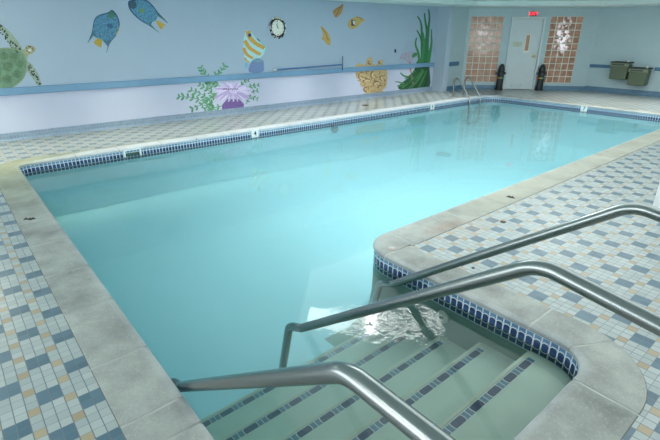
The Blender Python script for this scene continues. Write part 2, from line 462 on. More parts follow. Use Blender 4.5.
PROF = [(.022, -.022), (.010, -.0215), (.003, -.018), (.000, -.011), (.002, -.002), (.010, .004), (.022, .0055), (.05, .004), (.10, .0025), (.6, .003), (.97, .003), (1.0, -.001), (1.0, -.02)]
def prof_pt(p, nn, w, d, z):
    dd = d if d < .3 else w*d
    return Vector((p.x+nn.x*dd, p.y+nn.y*dd, z))
def strip(pts, prof, bld, closed_ends=True):
    rows = [[bld.v(prof_pt(p, nn, w, d, z)) for d, z in prof] for p, nn, w in pts]
    uvl = bld.uv = bld.uv or bld.bm.loops.layers.uv.new('UVMap')
    ds = [(d if d < .3 else d*.19)*S for d, z in prof]
    for a, c in zip(rows, rows[1:]):
        for k in range(len(prof)-1):
            f = bld.face([a[k], a[k+1], c[k+1], c[k]])
            if f:
                for lp, u in zip(f.loops, (ds[k], ds[k+1], ds[k+1], ds[k])): lp[uvl].uv = (u, 0)
    if closed_ends: bld.face(rows[0]); bld.face(rows[-1])
D = densify(OUT, .03)
# positions of the joints between stones
def joint_marks():
    marks = []
    for x in (-3.98, -3.62, -3.25, -2.88, -2.503, -2.119, -1.75, -1.369, -1.056, -.935, -.62): marks.append(Vector((x, YN)))
    y = .75
    while y < 7.0: marks.append(Vector((XL, y))); y += .377
    for k in range(7): marks.append(Vector((-4.0+k*.377, YF)))
    for y in (1.658, 2.04, 2.163, 2.555, 2.927, 3.30, 3.656, 3.995, 4.37, 4.75, 5.13, 5.5, 5.88, 6.26, 6.63): marks.append(Vector((XR, y)))
    for x in (-1.328, -.949, -.572): marks.append(Vector((x, YA)))
    marks += [Vector((-.428, 1.436)), Vector((-.362, 1.29)), Vector((XE, .93)), Vector((XE, .56))]
    return marks
JM = joint_marks()
idx = sorted({min(range(len(D)), key=lambda i: (D[i][0]-m_).length) for m_ in JM})
b = MB()
GAP = .0046
for a, c in zip(idx, idx[1:]+[idx[0]+len(D)]):
    seg = [D[i % len(D)] for i in range(a, c+1)]
    if len(seg) < 2: continue
    def shift(s1, s2):
        p, nn, w = s1; q = s2[0]; d = (q-p).normalized(); return (p+d*GAP, nn, w)
    seg[0] = shift(seg[0], seg[1]); seg[-1] = shift(seg[-1], seg[-2])
    strip(seg, PROF, b)
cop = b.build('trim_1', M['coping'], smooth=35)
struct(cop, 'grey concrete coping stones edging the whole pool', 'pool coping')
b = MB()
DD = D+[D[0]]
strip(DD, [(d+.0022 if d < .3 else d-.005, z-.0016) for d, z in PROF], b, False)
struct(b.build('trim_2', M['mortar'], smooth=35), 'pale mortar showing in the joints of the coping stones', 'mortar joints')

def wall_strip(bld, off, z0, z1, nz=1, pts=None):
    pts = pts or DD
    uvl = bld.bm.loops.layers.uv.new('UVMap') if not bld.uv else bld.uv
    bld.uv = uvl; u = 0; prev = None
    for (p, nn, w) in pts:
        q = p+nn*off
        if prev is not None:
            du = (q-prev[0]).length
            f = bld.face([bld.v((prev[0].x, prev[0].y, z0)), bld.v((q.x, q.y, z0)), bld.v((q.x, q.y, z1)), bld.v((prev[0].x, prev[0].y, z1))])
            for lp, (uu, vv) in zip(f.loops, ((u, z0), (u+du, z0), (u+du, z1), (u, z1))): lp[uvl].uv = (uu*S, vv*S)
            u += du
        prev = (q,)
b = MB(); wall_strip(b, .006, -.125, -.006)
o = b.build('trim_3', M['band'], fixn=False)
struct(o, 'band of blue arched waterline tiles around the pool', 'waterline tile')
# basin: plaster walls rounding into a sloping floor
def zfloor(y): return -.455-.14*max(0, min(1, (y-1.8)/4.5))
b = MB()
COVE = [(.006, 0.0), (.004, .45), (-.01, .75), (-.05, .92), (-.12, 1.0)]
rows = []
for p, nn, w in DD:
    zb = zfloor(p.y); z0 = -.12
    rows.append([b.v((p.x+nn.x*d, p.y+nn.y*d, z0+(zb-z0)*t)) for d, t in COVE])
for a, c in zip(rows, rows[1:]):
    for k in range(len(COVE)-1): b.face([a[k], c[k], c[k+1], a[k+1]])
fl = [(p+nn*(-.12)) for p, nn, w, _ in OUT]
ys = [-.2]
# floor in slabs across the length so that it can slope
x0f, x1f = XL+.02, XR-.0
Ys = [YN-.01, 1.8, 2.5, 3.3, 4.0, 4.8, 5.6, 6.3, YF+.01]
for a, c in zip(Ys, Ys[1:]):
    b.poly([(XL-.01, a, zfloor(a)), (XR+.012, a, zfloor(a)), (XR+.012, c, zfloor(c)), (XL-.01, c, zfloor(c))])
b.poly([(XR+.012, YN-.01, -.455), (XE, YN-.01, -.455), (XE, YA+.01, -.455), (XR+.012, YA+.01, -.455)])
struct(b.build('pool_shell', M['plaster'], smooth=50), 'pale aqua plastered pool basin under the water', 'pool basin')

# steps: one plastered flight descending into the pool
TREAD = [(-.10, -.565), (-.178, -.762), (-.256, -.952), (-.334, -1.146), (-.412, -1.342)]
prof = [(XE+.02, -.10)]
for i, (z, x) in enumerate(TREAD):
    prof.append((x+.006, z)); prof.append((x, z-.006))
    zn = TREAD[i+1][0] if i+1 < len(TREAD) else -.455
    prof.append((x, zn))
prof += [(-1.342, -.52), (XE+.02, -.52)]
b = MB(); b.prism([(x, YN-.012, z) for x, z in prof], (0, YA-YN+.026, 0))
steps = b.build('pool_steps', M['step'])
struct(steps, 'submerged pale steps descending into the near end of the pool', 'pool steps')
for k, (z, x) in enumerate(TREAD):
    b = MB(); uvl = b.bm.loops.layers.uv.new('UVMap')
    xc = x+.028; ya, yb = YN+.02, YA-.035; h = .0145
    f = b.poly([(xc-h, ya, z+.0012), (xc+h, ya, z+.0012), (xc+h, yb, z+.0012), (xc-h, yb, z+.0012)])
    for lp, (uu, vv) in zip(f.loops, ((-yb+ya, 0), (-yb+ya, 1), (-.0, 1), (-.0, 0))): lp[uvl].uv = (uu*S-.022*S, vv)
    o = b.build('tile_stripe', M['stripe'], steps)
    b = MB(); b.box((x+.0035, (ya+yb)/2, z-.004), (.015, YA-YN+.01, .014), .003)
    b.build('nosing', M['nosing'], steps)
# return fitting on the alcove wall
def fitting(name, loc, rz, label):
    t = empty(name, loc, rz)
    MB().lathe([(.0, 0), (.030, 0), (.030, -.006), (.024, -.010), (.010, -.011)], axis='y', n=20).build('flange', M['cream'], t, 40)
    MB().lathe([(.0, -.008), (.010, -.008), (.010, -.014), (.0, -.014)], axis='y', n=14).build('nozzle', M['dark'], t, 40)
    return tag(t, label, 'pool inlet')
fitting('pool_inlet', (-.955, YA+.004, -.155), 0, 'small round pale inlet fitting on the tiled wall beside the steps')

# water
b = MB()
wl = [p+nn*.0075 for p, nn, w, _ in OUT]; wl2 = []
for p in wl:
    if not wl2 or (p-wl2[-1]).length > .002: wl2.append(p)
top = [b.v((p.x, p.y, -.074)) for p in wl2]; bot = [b.v((p.x, p.y, -1.05)) for p in wl2]
for t in tessellate_polygon([[Vector((p.x, p.y, 0)) for p in wl2]]):
    b.face([top[i] for i in t]); b.face([bot[i] for i in t])
for i in range(len(wl2)): b.face([top[i], top[(i+1) % len(wl2)], bot[(i+1) % len(wl2)], bot[i]])
tag(b.build('pool_water', M['water']), 'clear turquoise water filling the indoor pool', 'water', kind='stuff')

# ------------------------------------------------------------------ walls and ceiling
ZC = 1.41; ZT = 1.75; XRC = -5.25; CH = 12.93
def slab(pts, vec, name, m, **k): 
    b = MB(); b.prism(pts, vec); return struct(b.build(name, m), **k)
T = .12
slab([(MX, Y0, 0), (MX, 7.10, 0), (MX, 7.10, ZT), (MX, Y0, ZT)], (-T, 0, 0), 'wall_left', M['mural'])
slab([(XRC, 7.10, 0), (XRC, CH+XRC, 0), (XRC, CH+XRC, ZT), (XRC, 7.10, ZT)], (-T, 0, 0), 'wall_recess', M['plain'])
slab([(9.3-CH, 9.3, 0), (X1, 9.3, 0), (X1, 9.3, ZT), (9.3-CH, 9.3, ZT)], (0, T, 0), 'wall_far', M['plain'])
slab([(X0, Y0, 0), (X1, Y0, 0), (X1, Y0, ZT), (X0, Y0, ZT)], (0, -T, 0), 'wall_near', M['plain'])
slab([(X1, Y0, 0), (X1, Y1, 0), (X1, Y1, ZT), (X1, Y0, ZT)], (T, 0, 0), 'wall_right', M['plain'])
# the angled wall with the door and the glass block windows: local x runs along it, -y faces the pool
R45 = PI/4; e = Vector((.70710678, .70710678, 0))
AO = Vector((XRC, CH+XRC, 0))                 # left end of the angled wall
AL = ((9.3-CH)-XRC)*math.sqrt(2)              # its length
def sx(x): return (x-XRC)*math.sqrt(2)        # from room x to the distance along the wall
W1 = (sx(-5.212), sx(-4.800)); W2 = (sx(-4.222), sx(-3.826)); DR = (sx(-4.705), sx(-4.285))
WZ0, WZ1, DZ = .128, 1.272, 1.262
b = MB()
def wb(x0, x1, z0, z1): b.box(((x0+x1)/2, T/2, (z0+z1)/2), (x1-x0, T, z1-z0))
wb(0, W1[0], 0, ZT); wb(W1[0], W1[1], 0, WZ0); wb(W1[0], W1[1], WZ1, ZT); wb(W1[1], DR[0], 0, ZT)
wb(DR[0], DR[1], DZ, ZT); wb(DR[1], W2[0], 0, ZT); wb(W2[0], W2[1], 0, WZ0); wb(W2[0], W2[1], WZ1, ZT); wb(W2[1], AL, 0, ZT)
struct(b.build('wall_angled', M['plain'], loc=AO, rz=R45))
# pilaster on the mural wall, white column by the right edge
b = MB(); b.box((MX+.115, 7.05, ZC/2), (.25, .13, ZC)); struct(b.build('column', mat('pilaster_paint', (176, 190, 206), .5)), 'pale blue pilaster at the end of the mural wall', 'column')
b = MB(); b.box((-.532, 3.30, ZC/2), (.33, .33, ZC), .006); struct(b.build('column', M['white']), 'white square column at the right edge of the deck', 'column')
# ceiling: low border, a first step up, and the luminous recess
def ring(name, out, inn, z, m):
    b = MB(); ps = [Vector((*p, z)) for p in out]+[Vector((*p, z)) for p in inn]; vs = [b.v(p) for p in ps]
    for t in tessellate_polygon([[Vector((*p, 0)) for p in out], [Vector((*p, 0)) for p in inn]]): b.face([vs[i] for i in t])
    return b, name, m
O_ = [(X0, Y0), (X1, Y0), (X1, Y1), (X0, Y1)]
I1 = [(-4.72, -.6), (1.2, -.6), (1.2, 8.52), (-3.31, 8.52), (-4.72, 7.11)]
I2 = [(-3.86, 2.94), (-2.30, 1.38), (-.2, 1.38), (.5, 2.1), (.5, 6.9), (-.2, 7.6), (-3.1, 7.6), (-3.86, 6.84)]
def lip(b, poly, z0, z1):
    n = len(poly)
    for i in range(n):
        p, q = poly[i], poly[(i+1) % n]; b.poly([(*p, z0), (*q, z0), (*q, z1), (*p, z1)])
b, nm, m = ring('ceiling', O_, I1, ZC, M['ceil']); lip(b, I1, ZC, ZC+.06); struct(b.build(nm, m))
b, nm, m = ring('ceiling_tray', I1, I2, ZC+.06, M['ceil']); lip(b, I2, ZC+.06, ZC+.16); struct(b.build(nm, m))
b = MB(); vs = [b.v((*p, ZC+.16)) for p in I2]
for t in tessellate_polygon([[Vector((*p, 0)) for p in I2]]): b.face([vs[i] for i in t])
struct(b.build('ceiling_panel', M['panel']), 'bright luminous panel in the raised middle of the ceiling', 'ceiling panel')
# peeling line of the lower ceiling edge is a thin trim
b = MB()
def tl(b, p, q, w=.012, h=.010, z=ZC-.004): 
    d = Vector((q[0]-p[0], q[1]-p[1], 0)); nn = Vector((-d.y, d.x, 0)).normalized()*w
    b.prism([(p[0], p[1], z), (q[0], q[1], z), (q[0]+nn.x, q[1]+nn.y, z), (p[0]+nn.x, p[1]+nn.y, z)], (0, 0, h))
for i in range(5): tl(b, I1[i], I1[(i+1) % 5])
struct(b.build('trim_4', M['white']), 'thin bead along the edge of the lower ceiling', 'ceiling trim')
# ceiling lights
def ceiling_light(x, y, rz, label, w=.37, l=.73, m='tube_soft'):
    t = empty('ceiling_light', (x, y, ZC+.16), rz)
    b = MB(); b.box((0, 0, -.02), (w+.03, l+.03, .036), .004); b.build('housing', M['white'], t)
    b = MB(); b.box((0, 0, -.041), (w, l, .010), .003); b.build('diffuser', M[m], t)
    return tag(t, label, 'ceiling light', 'ceiling lights in the raised ceiling')
ceiling_light(-2.82, 2.55, -R45, 'bright ceiling light nearest the pool steps', m='tube')
ceiling_light(-2.42, 2.98, -R45, 'bright ceiling light beyond the one nearest the steps', m='tube')
ceiling_light(-2.2, 5.6, 0, 'bright ceiling light over the far half of the pool')
for k, (x, y) in enumerate(((-1.0, -1.0), (-4.9, -.35), (.9, 1.0), (1.1, 4.6), (-1.2, 8.75), (.9, 7.8))):  # unseen lights added to brighten the room; the warm one follows the yellow tint
    c = ceiling_light(x, y, 0, 'bright ceiling light over the ' + ('deck behind the viewer, unseen and added as fill', 'near left corner of the deck, unseen and added', 'deck to the right of the viewer, unseen and added as fill', 'right side of the deck, unseen and added as fill', 'far deck before the fountain wall, unseen and added as fill', 'far right corner of the deck, unseen and added as fill')[k])
    c.location.z = ZC*S
    if k == 1: c.children[1].data.materials[0] = emis('warm_diffuser', (255, 250, 205), 9.0)

# unseen downlights added to brighten the border of the deck
def fillspot(x, y, label, z=ZC, power=150, cone=76, col=(1, .98, .90)):
    t = empty('fillspot', (x, y, z))
    MB().lathe([(.040, -.001), (.052, -.001), (.052, -.006), (.040, -.004)], n=20).build('trim_ring', M['white'], t, 40)  # ring of the added downlight
    MB().lathe([(0, .0), (.040, .0), (.040, -.002), (0, -.002)], n=20).build('lens', M['cream'], t, 40)
    ld = bpy.data.lights.new('fillspot_beam', 'SPOT'); ld.energy = power; ld.color = col; ld.spot_size = math.radians(cone); ld.spot_blend = 1; ld.shadow_soft_size = .06
    lo = bpy.data.objects.new('fillspot_beam', ld); COL.objects.link(lo); lo.parent = t; lo.location = (0, 0, -.03*S)
    return tag(t, label, 'fillspot', 'unseen downlights added around the pool as fill')
for k, y in enumerate((.3, 1.5, 2.7, 3.9, 5.1, 6.3)):
    fillspot(-4.80, y, 'unseen added downlight over the mural side of the deck, ' + ('nearest', 'second', 'third', 'fourth', 'fifth', 'farthest')[k] + ' along the wall', col=((1, .96, .70), (1, .97, .76), (1, .98, .84), (1, .98, .9), (1, .98, .9), (1, .98, .9))[k])
for k, x in enumerate((-4.0, -2.9, -1.8, -.7)):
    fillspot(x, 7.95, 'unseen added downlight over the far deck, ' + ('leftmost', 'second from the left', 'third from the left', 'rightmost')[k] + ' of its row', ZC+.06, 190, 100)

# unseen glowing windows added behind the viewer as fill light
M['fill_glow'] = emis('fill_pane', (240, 248, 252), 3.0)
def fill_window(n, loc, rz, w, z0, z1, k, label):
    t = empty('window_%d' % n, loc, rz)
    MB().box((0, -.004, (z0+z1)/2), (w, .006, z1-z0)).build('pane', M['fill_glow'], t)
    b = MB()
    for i in range(k+1): b.box((-w/2+w*i/k, -.015, (z0+z1)/2), (.04, .03, z1-z0+.04), .003)
    for z in (z0, z1): b.box((0, -.015, z), (w+.04, .03, .04), .003)
    b.build('frame', M['white'], t)
    return struct(t, label, 'window')
fill_window(3, (X1, 2.0, 0), -PI/2, 5.6, .30, 1.25, 6, 'unseen window added as fill light to the right of the viewer')
fill_window(4, (-2.4, Y0, 0), PI, 4.6, .30, 1.25, 5, 'unseen window added as fill light behind the viewer')

# base tile and bumper rails
def base_board(name, p, q, h=.078, t=.012, m=None):
    b = MB(); uvl = b.bm.loops.layers.uv.new('UVMap'); p = Vector(p); q = Vector(q); d = (q-p); L = d.length; d.normalize()
    nn = Vector((d.y, -d.x))
    prf = [(.03, .0), (.03, .004), (t, .018), (t, h-.004), (.008, h), (0, h)]
    v0 = 0; prev = None
    for (o_, z) in prf:
        a, c = p+nn*o_, q+nn*o_
        cur = ((a.x, a.y, z), (c.x, c.y, z))
        if prev:
            dv = math.hypot(o_-prev[2], z-prev[3])
            f = b.poly([prev[0], prev[1], cur[1], cur[0]])
            for lp, uv in zip(f.loops, ((0, v0), (L, v0), (L, v0+dv), (0, v0+dv))): lp[uvl].uv = (uv[0]*S, uv[1]*S)
            v0 += dv
        prev = (cur[0], cur[1], o_, z)
    return struct(b.build(name, m or M['base'], fixn=False))
A0 = (XRC, CH+XRC); Aend = (9.3-CH, 9.3)
def ap(s): return (XRC+s*.70710678, CH+XRC+s*.70710678)
base_board('baseboard_left', (MX, Y0), (MX, 6.985))
base_board('baseboard_recess', (XRC, 7.115), A0, .07, m=M['rail_dark'])
bd = M['rail_dark2'] = grid_material('far_base_tile', (86, 118, 144), (98, 130, 154), (108, 138, 158), .0508)
base_board('baseboard_angled', A0, ap(DR[0]-.0), .075, m=bd)
base_board('baseboard_angled_right', ap(DR[1]), Aend, .075, m=bd)
base_board('baseboard_far', Aend, (X1, 9.3), .085, m=bd)
def rail(name, c, d, m): 
    b = MB(); b.box(c, d, .005); return struct(b.build(name, m))
rail('trim_5', (MX+.0125, (Y0+6.98)/2, .4645), (.025, 6.98-Y0, .069), M['rail'])
rail('trim_6', (XRC+.0125, (7.115+7.52)/2, .467), (.025, .40, .070), M['rail_dark'])
rail('trim_7', ((-3.625-3.0)/2, 9.2875, .444), (.625, .025, .052), M['rail_dark'])
rail('trim_8', ((-2.59+X1)/2, 9.2875, .444), (X1+2.59, .025, .052), M['rail_dark'])

# ------------------------------------------------------------------ windows and door (children of Empties turned with the angled wall)
def glass_window(n, W, label, mblk):
    t = empty('window_%d' % n, AO, R45)
    x0, x1 = W; nx, nz = 5, 10; pw, ph = (x1-x0)/nx, (WZ1-WZ0)/nz
    b = MB()
    for i in range(nx):
        for j in range(nz): b.box((x0+(i+.5)*pw, .030, WZ0+(j+.5)*ph), (pw-.012, .05, ph-.012), .006)
    b.build('glass_blocks', mblk, t)
    b = MB()
    for i in range(nx+1): b.box((x0+i*pw + (.004 if i == 0 else -.004 if i == nx else 0), .036, (WZ0+WZ1)/2), (.019 if 0 < i < nx else .010, .056, WZ1-WZ0))
    for j in range(nz+1): b.box(((x0+x1)/2, .036, WZ0+j*ph + (.004 if j == 0 else -.004 if j == nz else 0)), (x1-x0, .056, .019 if 0 < j < nz else .010))
    b.build('mortar_grid', M['mortar_win'], t)
    b = MB(); b.box(((x0+x1)/2, .10, (WZ0+WZ1)/2), (x1-x0, .02, WZ1-WZ0)); b.build('back_panel', M['wood'], t)
    return struct(t, label, 'window')
glass_window(1, W1, 'glass block window left of the door', block_material('glass_block_warm', 3.1, -.32*S, .35))
glass_window(2, W2, 'glass block window right of the door', block_material('glass_block_bright', 8.3, -1.72*S, 1.6))

t = empty('door_1', AO, R45)
d0, d1 = DR; fw = .034
b = MB()
b.box((d0+fw/2, .04, DZ/2), (fw, .13, DZ), .003); b.box((d1-fw/2, .04, DZ/2), (fw, .13, DZ), .003); b.box(((d0+d1)/2, .04, DZ-fw/2), (d1-d0, .128, fw), .003)
b.build('door_frame', M['frame'], t)
l0, l1 = d0+fw+.003, d1-fw-.003; lt = DZ-fw-.003
gx0, gx1, gz0, gz1 = sx(-4.487), sx(-4.440), .690, .962
b = MB()
def lb(x0, x1, z0, z1): b.box(((x0+x1)/2, .024, (z0+z1)/2), (x1-x0, .03, z1-z0))
lb(l0, gx0, .006, lt); lb(gx1, l1, .006, lt); lb(gx0, gx1, .006, gz0); lb(gx0, gx1, gz1, lt)
leaf = b.build('door_leaf', M['door'], t)
b = MB(); b.box(((gx0+gx1)/2, .03, (gz0+gz1)/2), (gx1-gx0, .008, gz1-gz0)); b.build('vision_panel', mat('door_glass', (150, 116, 92), .15, emit=.15), leaf)
b = MB()
for xx in (gx0-.004, gx1+.004): b.box((xx, .009, (gz0+gz1)/2), (.010, .008, gz1-gz0+.016))
for zz in (gz0-.004, gz1+.004): b.box(((gx0+gx1)/2, .0088, zz), (gx1-gx0, .008, .010))
b.box(((gx0+gx1)/2-.004, .0082, gz0-.018), (gx1-gx0+.03, .010, .022))
b.build('panel_bead', M['cream'], leaf)
kx = sx(-4.362)
b = MB(); b.lathe([(0, .0), (.026, 0), (.026, -.006), (.012, -.010), (.010, -.028), (.022, -.034), (.024, -.046), (.012, -.054), (0, -.054)], (kx, .009, .600), 18, 'y'); b.build('door_knob', M['brass'], leaf, 40)
b = MB()
for zz in (.2, .62, 1.06): b.lathe([(.007, zz-.03), (.007, zz+.03)], (l0-.002, .004, 0), 8)
b.build('hinge', M['brass'], leaf)
b = MB()
for _ in range(26):
    x = random.uniform(l0+.12, l1-.10); z = random.gauss(.075, .012); w = random.uniform(.006, .03)
    b.box((x, .0086, z), (w, .0006, random.uniform(.002, .006)))
b.build('scuff_marks', M['steel_dull'], leaf)
b = MB(); 
for k in range(20): b.box((d0+fw+.01+(l1-l0-.02)*(k+.5)/20, -.0255, DZ-fw*.75+random.uniform(-.006, .006)), (random.uniform(.008, .018), .002, random.uniform(.003, .009)))
b.build('paint_chips', M['brass'], t)
struct(t, 'pale grey door with narrow glass slot under the red exit sign', 'door')
# faded notice on the door
nt0 = empty('notice_sign', AO+e*sx(-4.585)+Vector((.0071, -.0071, .800))*1, R45)
b = MB(); b.box((0, 0, 0), (.165, .004, .085), .002); b.build('sign_plate', mat('faded_yellow_sign', (186, 196, 176), .5), nt0)
b = MB()
for k, w in enumerate((.11, .08)): b.box((0, -.0025, .018-.036*k), (w, .001, .010))
b.build('faded_lines', mat('faded_ink', (150, 160, 150), .6), nt0)
nt0.location = (AO+e*sx(-4.585)+Vector((.70710678, -.70710678, 0))*(-.0065)+Vector((0, 0, .800)))*S
tag(nt0, 'faded pale notice on the grey door left of its glass slot', 'sign')
# exit sign
ex = empty('exit_sign', AO+e*sx(-4.462)+Vector((.707, -.707, 0))*.02+Vector((0, 0, 1.310)), R45)
b = MB(); b.box((0, 0, 0), (.165, .04, .094), .004); b.build('housing', M['exit_white'], ex)
b = MB(); b.box((0.008, -.021, 0), (.132, .003, .078), .001); b.build('sign_face', mat('exit_face', (70, 18, 26), .5), ex)
text_mesh('EXIT', .074, 'lettering', M['exit_red'], ex, (0.008, -.0235, 0), (PI/2, 0, 0))
tag(ex, 'lit red exit sign on the wall above the grey door', 'exit sign')

# ------------------------------------------------------------------ the two black posts beside the door
def hydrant(x, y):
    t = empty('hydrant_post', (x, y, 0), R45)
    MB().lathe([(0, 0), (.072, 0), (.072, .025), (.060, .035), (.058, .20), (.066, .21), (.066, .235), (.056, .245), (.054, .33), (.064, .34), (.064, .36), (.056, .375), (.052, .405), (.042, .435), (.026, .455), (.014, .465), (0, .467)], n=20).build('body', M['black'], t, 35)
    b = MB()
    for sgn in (-1, 1): b.lathe([(0, 0), (.026, 0), (.026, sgn*.030), (.016, sgn*.034), (.014, sgn*.046), (0, sgn*.046)], (sgn*.045, 0, .30), 12, 'x')
    b.build('side_cap', M['black'], t, 35)
    MB().lathe([(0, 0), (.032, 0), (.032, -.028), (.014, -.034), (0, -.034)], (0, -.048, .275), 14, 'y').build('front_cap', M['dark'], t, 35)
    cols = [(214, 60, 50), (236, 150, 40), (90, 190, 80), (70, 110, 200), (230, 190, 50)]
    for k, c in enumerate(cols):
        b = MB(); a0 = -PI*.95+k*PI*.18
        pts = []
        for q in range(5):
            a = a0+PI*.17*q/4; pts.append((math.cos(a), math.sin(a)))
        for (xa, ya), (xb, yb) in zip(pts, pts[1:]):
            b.prism([(xa*.0672, ya*.0672, .212), (xb*.0672, yb*.0672, .212), (xb*.0672, yb*.0672, .234), (xa*.0672, ya*.0672, .234)], ((xa+xb)*.0012, (ya+yb)*.0012, 0))
        b.build('colour_band', mat('band_colour_%d' % k, c, .5), t)
    return t
h1 = hydrant(-4.690, 8.095); tag(h1, 'black hydrant-shaped post with coloured band standing left of the door', 'post', 'black posts flanking the door')
h2 = copy_tree(h1); h2.location = Vector((-4.180, 8.630, 0))*S
tag(h2, 'black hydrant-shaped post with coloured band standing right of the door', 'post', 'black posts flanking the door')

# ------------------------------------------------------------------ drinking fountains
def fountain(x, z, label):
    t = empty('drinking_fountain', (x, 9.3, z), 0); w, d, h = .300, .20, .275
    b = MB(); b.box((0, -d/2, h*.44), (w-.02, d-.01, h*.88), .008, .93); b.build('cabinet', M['olive'], t)
    b = MB()
    b.box((0, -d/2, h*.99), (w, d+.012, .010), .003)
    for xx in (-1, 1): b.box((xx*(w/2-.008), -d/2, h*1.03), (.016, d+.012, .012), .003)
    for yy in (-.004-.0, -d): b.box((0, yy-.004, h*1.03), (w, .016, .012), .003)
    b.build('basin', M['olive_dark'], t)
    b = MB(); b.box((0, -d-.006, h*.88), (w, .016, .050), .004); b.build('front_band', M['olive_light'], t)
    b = MB(); b.box((-.02, -d-.017, h*.885), (.19, .010, .022), .003); b.build('push_bar', M['olive_dark'], t)
    b = MB(); b.lathe([(0, 0), (.014, 0), (.014, .022), (.008, .030), (.009, .042), (0, .042)], (.085, -d*.42, h*1.00), 12); b.build('bubbler', M['cream'], t, 35)
    return tag(t, label, 'drinking fountain', 'pair of wall drinking fountains')
fountain(-3.070, .252, 'olive wall drinking fountain, the higher left one of the pair')
f2 = fountain(-2.765, .172, 'olive wall drinking fountain, the lower right one of the pair')

# ------------------------------------------------------------------ handrails
def handrail(Y, label, vx=-.353, vz=.557, ez=.500):
    t = empty('handrail', (.06, Y, 0))
    P = [(.06, Y, 0), (.06, Y, ez), (vx, Y, vz), (-1.205, Y, -.082), (-1.258, Y, -.105), (-1.290, Y, -.125), (-1.372, Y, -.452)]
    path = fillet(P, {1: .10, 2: .10, 3: .03, 4: .02, 5: .035}, 10)
    dense = []
    for a, c in zip(path, path[1:]):
        n = max(1, int((c-a).length/.05))
        for k in range(n): dense.append(a.lerp(c, k/n))
    dense.append(path[-1])
    b = MB(); b.tube([p-Vector((.06, Y, 0)) for p in dense], .0172, 20); b.build('rail_tube', M['steel'], t, 60)
    for (x, z) in ((0, 0), (-1.432, -.455)):
        MB().lathe([(.018, .004), (.046, 0), (.046, .008), (.036, .016), (.018, .020)], (x, 0, z), 20).build('floor_flange', M['steel_dull'], t, 40)
    return tag(t, label, 'handrail', 'steel handrails over the pool steps')
handrail(.367, 'steel stair handrail nearest the viewer, along the near coping', -.396, .527, .53)
handrail(.866, 'steel stair handrail in the middle of the pool steps')
handrail(1.400, 'steel stair handrail farthest away, beside the tiled alcove wall')

# ------------------------------------------------------------------ pool ladder
t = empty('pool_ladder', (-4.62, 6.77, 0))
for yy in (-.155, .155):
    P = [(-.04, yy, 0), (-.04, yy, .275), (.04, yy, .312), (.27, yy, .02), (.30, yy, -.06), (.315, yy, -.42)]
    b = MB(); b.tube(fillet(P, {1: .06, 2: .05, 3: .03, 4: .04}, 8), .0145, 12); b.build('ladder_rail', M['steel'], t, 60)
    MB().lathe([(.014, 0), (.034, 0), (.034, .006), (.014, .014)], (-.04, yy, .0), 14).build('floor_flange', M['steel_dull'], t, 40)
for k in range(1):
    b = MB(); b.box((.312, 0, -.40-.10*k), (.05, .30, .016), .004); b.build('ladder_step', M['steel_dull'], t)
tag(t, 'steel pool ladder at the far left end of the pool', 'pool ladder')

# ------------------------------------------------------------------ skimmer, markers, drains, small things
t = empty('skimmer_inlet', (XL-.005, 1.235, -.046), PI/2)
MB().box((0, .012, 0), (.130, .014, .056)).build('opening', M['black'], t)
b = MB()
for xx in (-1, 1): b.box((xx*.072, -.003, 0), (.016, .012, .068), .002)
b.box((0, -.003, .031), (.150, .012, .008), .002); b.build('frame', M['white'], t)
b = MB(); b.box((.004, .000, -.010), (.118, .006, .028), .002); b.build('weir_flap', mat('green_flap', (44, 76, 66), .4), t)
tag(t, 'dark skimmer opening in the tile band near the left pool corner', 'skimmer')
def marker(loc, rz, num, label):
    t = empty('depth_marker', loc, rz)
    MB().box((0, -.002, 0), (.092, .006, .078), .002).build('tile', M['white'], t)
    text_mesh(num, .075, 'numeral', M['black'], t, (0, -.0056, 0), (PI/2, 0, 0), .0005)
    return tag(t, label, 'depth marker', 'white depth marker tiles at the waterline')
marker((XL-.0055, 2.556, -.040), PI/2, '4', 'white depth marker tile reading 4 below the flowering anemone painting')
marker((XL-.0055, 5.665, -.040), PI/2, '6', 'white depth marker tile on the mural side, nearest the ladder')
marker((-2.79, YF+.0055, -.040), 0, '7', 'white depth marker tile at the far end below the fountains')
t = empty('main_drain', (-3.65, 5.11, zfloor(5.11)))
MB().lathe([(0, 0), (.11, 0), (.11, .010), (.09, .018), (0, .020)], n=24).build('cover', mat('drain_cover', (120, 150, 150), .5), t, 40)
b = MB()
for k in range(-3, 4): b.box((k*.022, 0, .020), (.006, .12, .004))
b.build('grille', M['steel_dull'], t)
tag(t, 'round main drain cover on the pool floor', 'drain')
t = empty('pool_lamp', (XL+.010, 3.70, -.130), PI/2)
MB().lathe([(0, 0), (.046, 0), (.046, -.010), (.036, -.016), (0, -.016)], axis='y', n=24).build('lens', mat('lamp_lens', (120, 150, 150), .2), t, 40)
MB().lathe([(.040, -.012), (.050, -.012), (.050, -.018), (.040, -.018)], axis='y', n=24).build('trim_ring', M['steel_dull'], t, 40)
tag(t, 'round underwater lamp in the pool wall on the mural side', 'pool lamp')
t = empty('floor_drain', (-4.86, 4.76, 0))
MB().lathe([(0, -.002), (.055, -.002), (.055, .004), (.050, .006), (0, .006)], n=20).build('rim', mat('drain_brown', (104, 86, 70), .5), t, 40)
b = MB()
for k in range(-2, 3): b.box((k*.018, 0, .0065), (.006, .07, .002))
b.build('slots', M['dark'], t)
tag(t, 'small brown floor drain on the deck below the coral painting', 'drain')
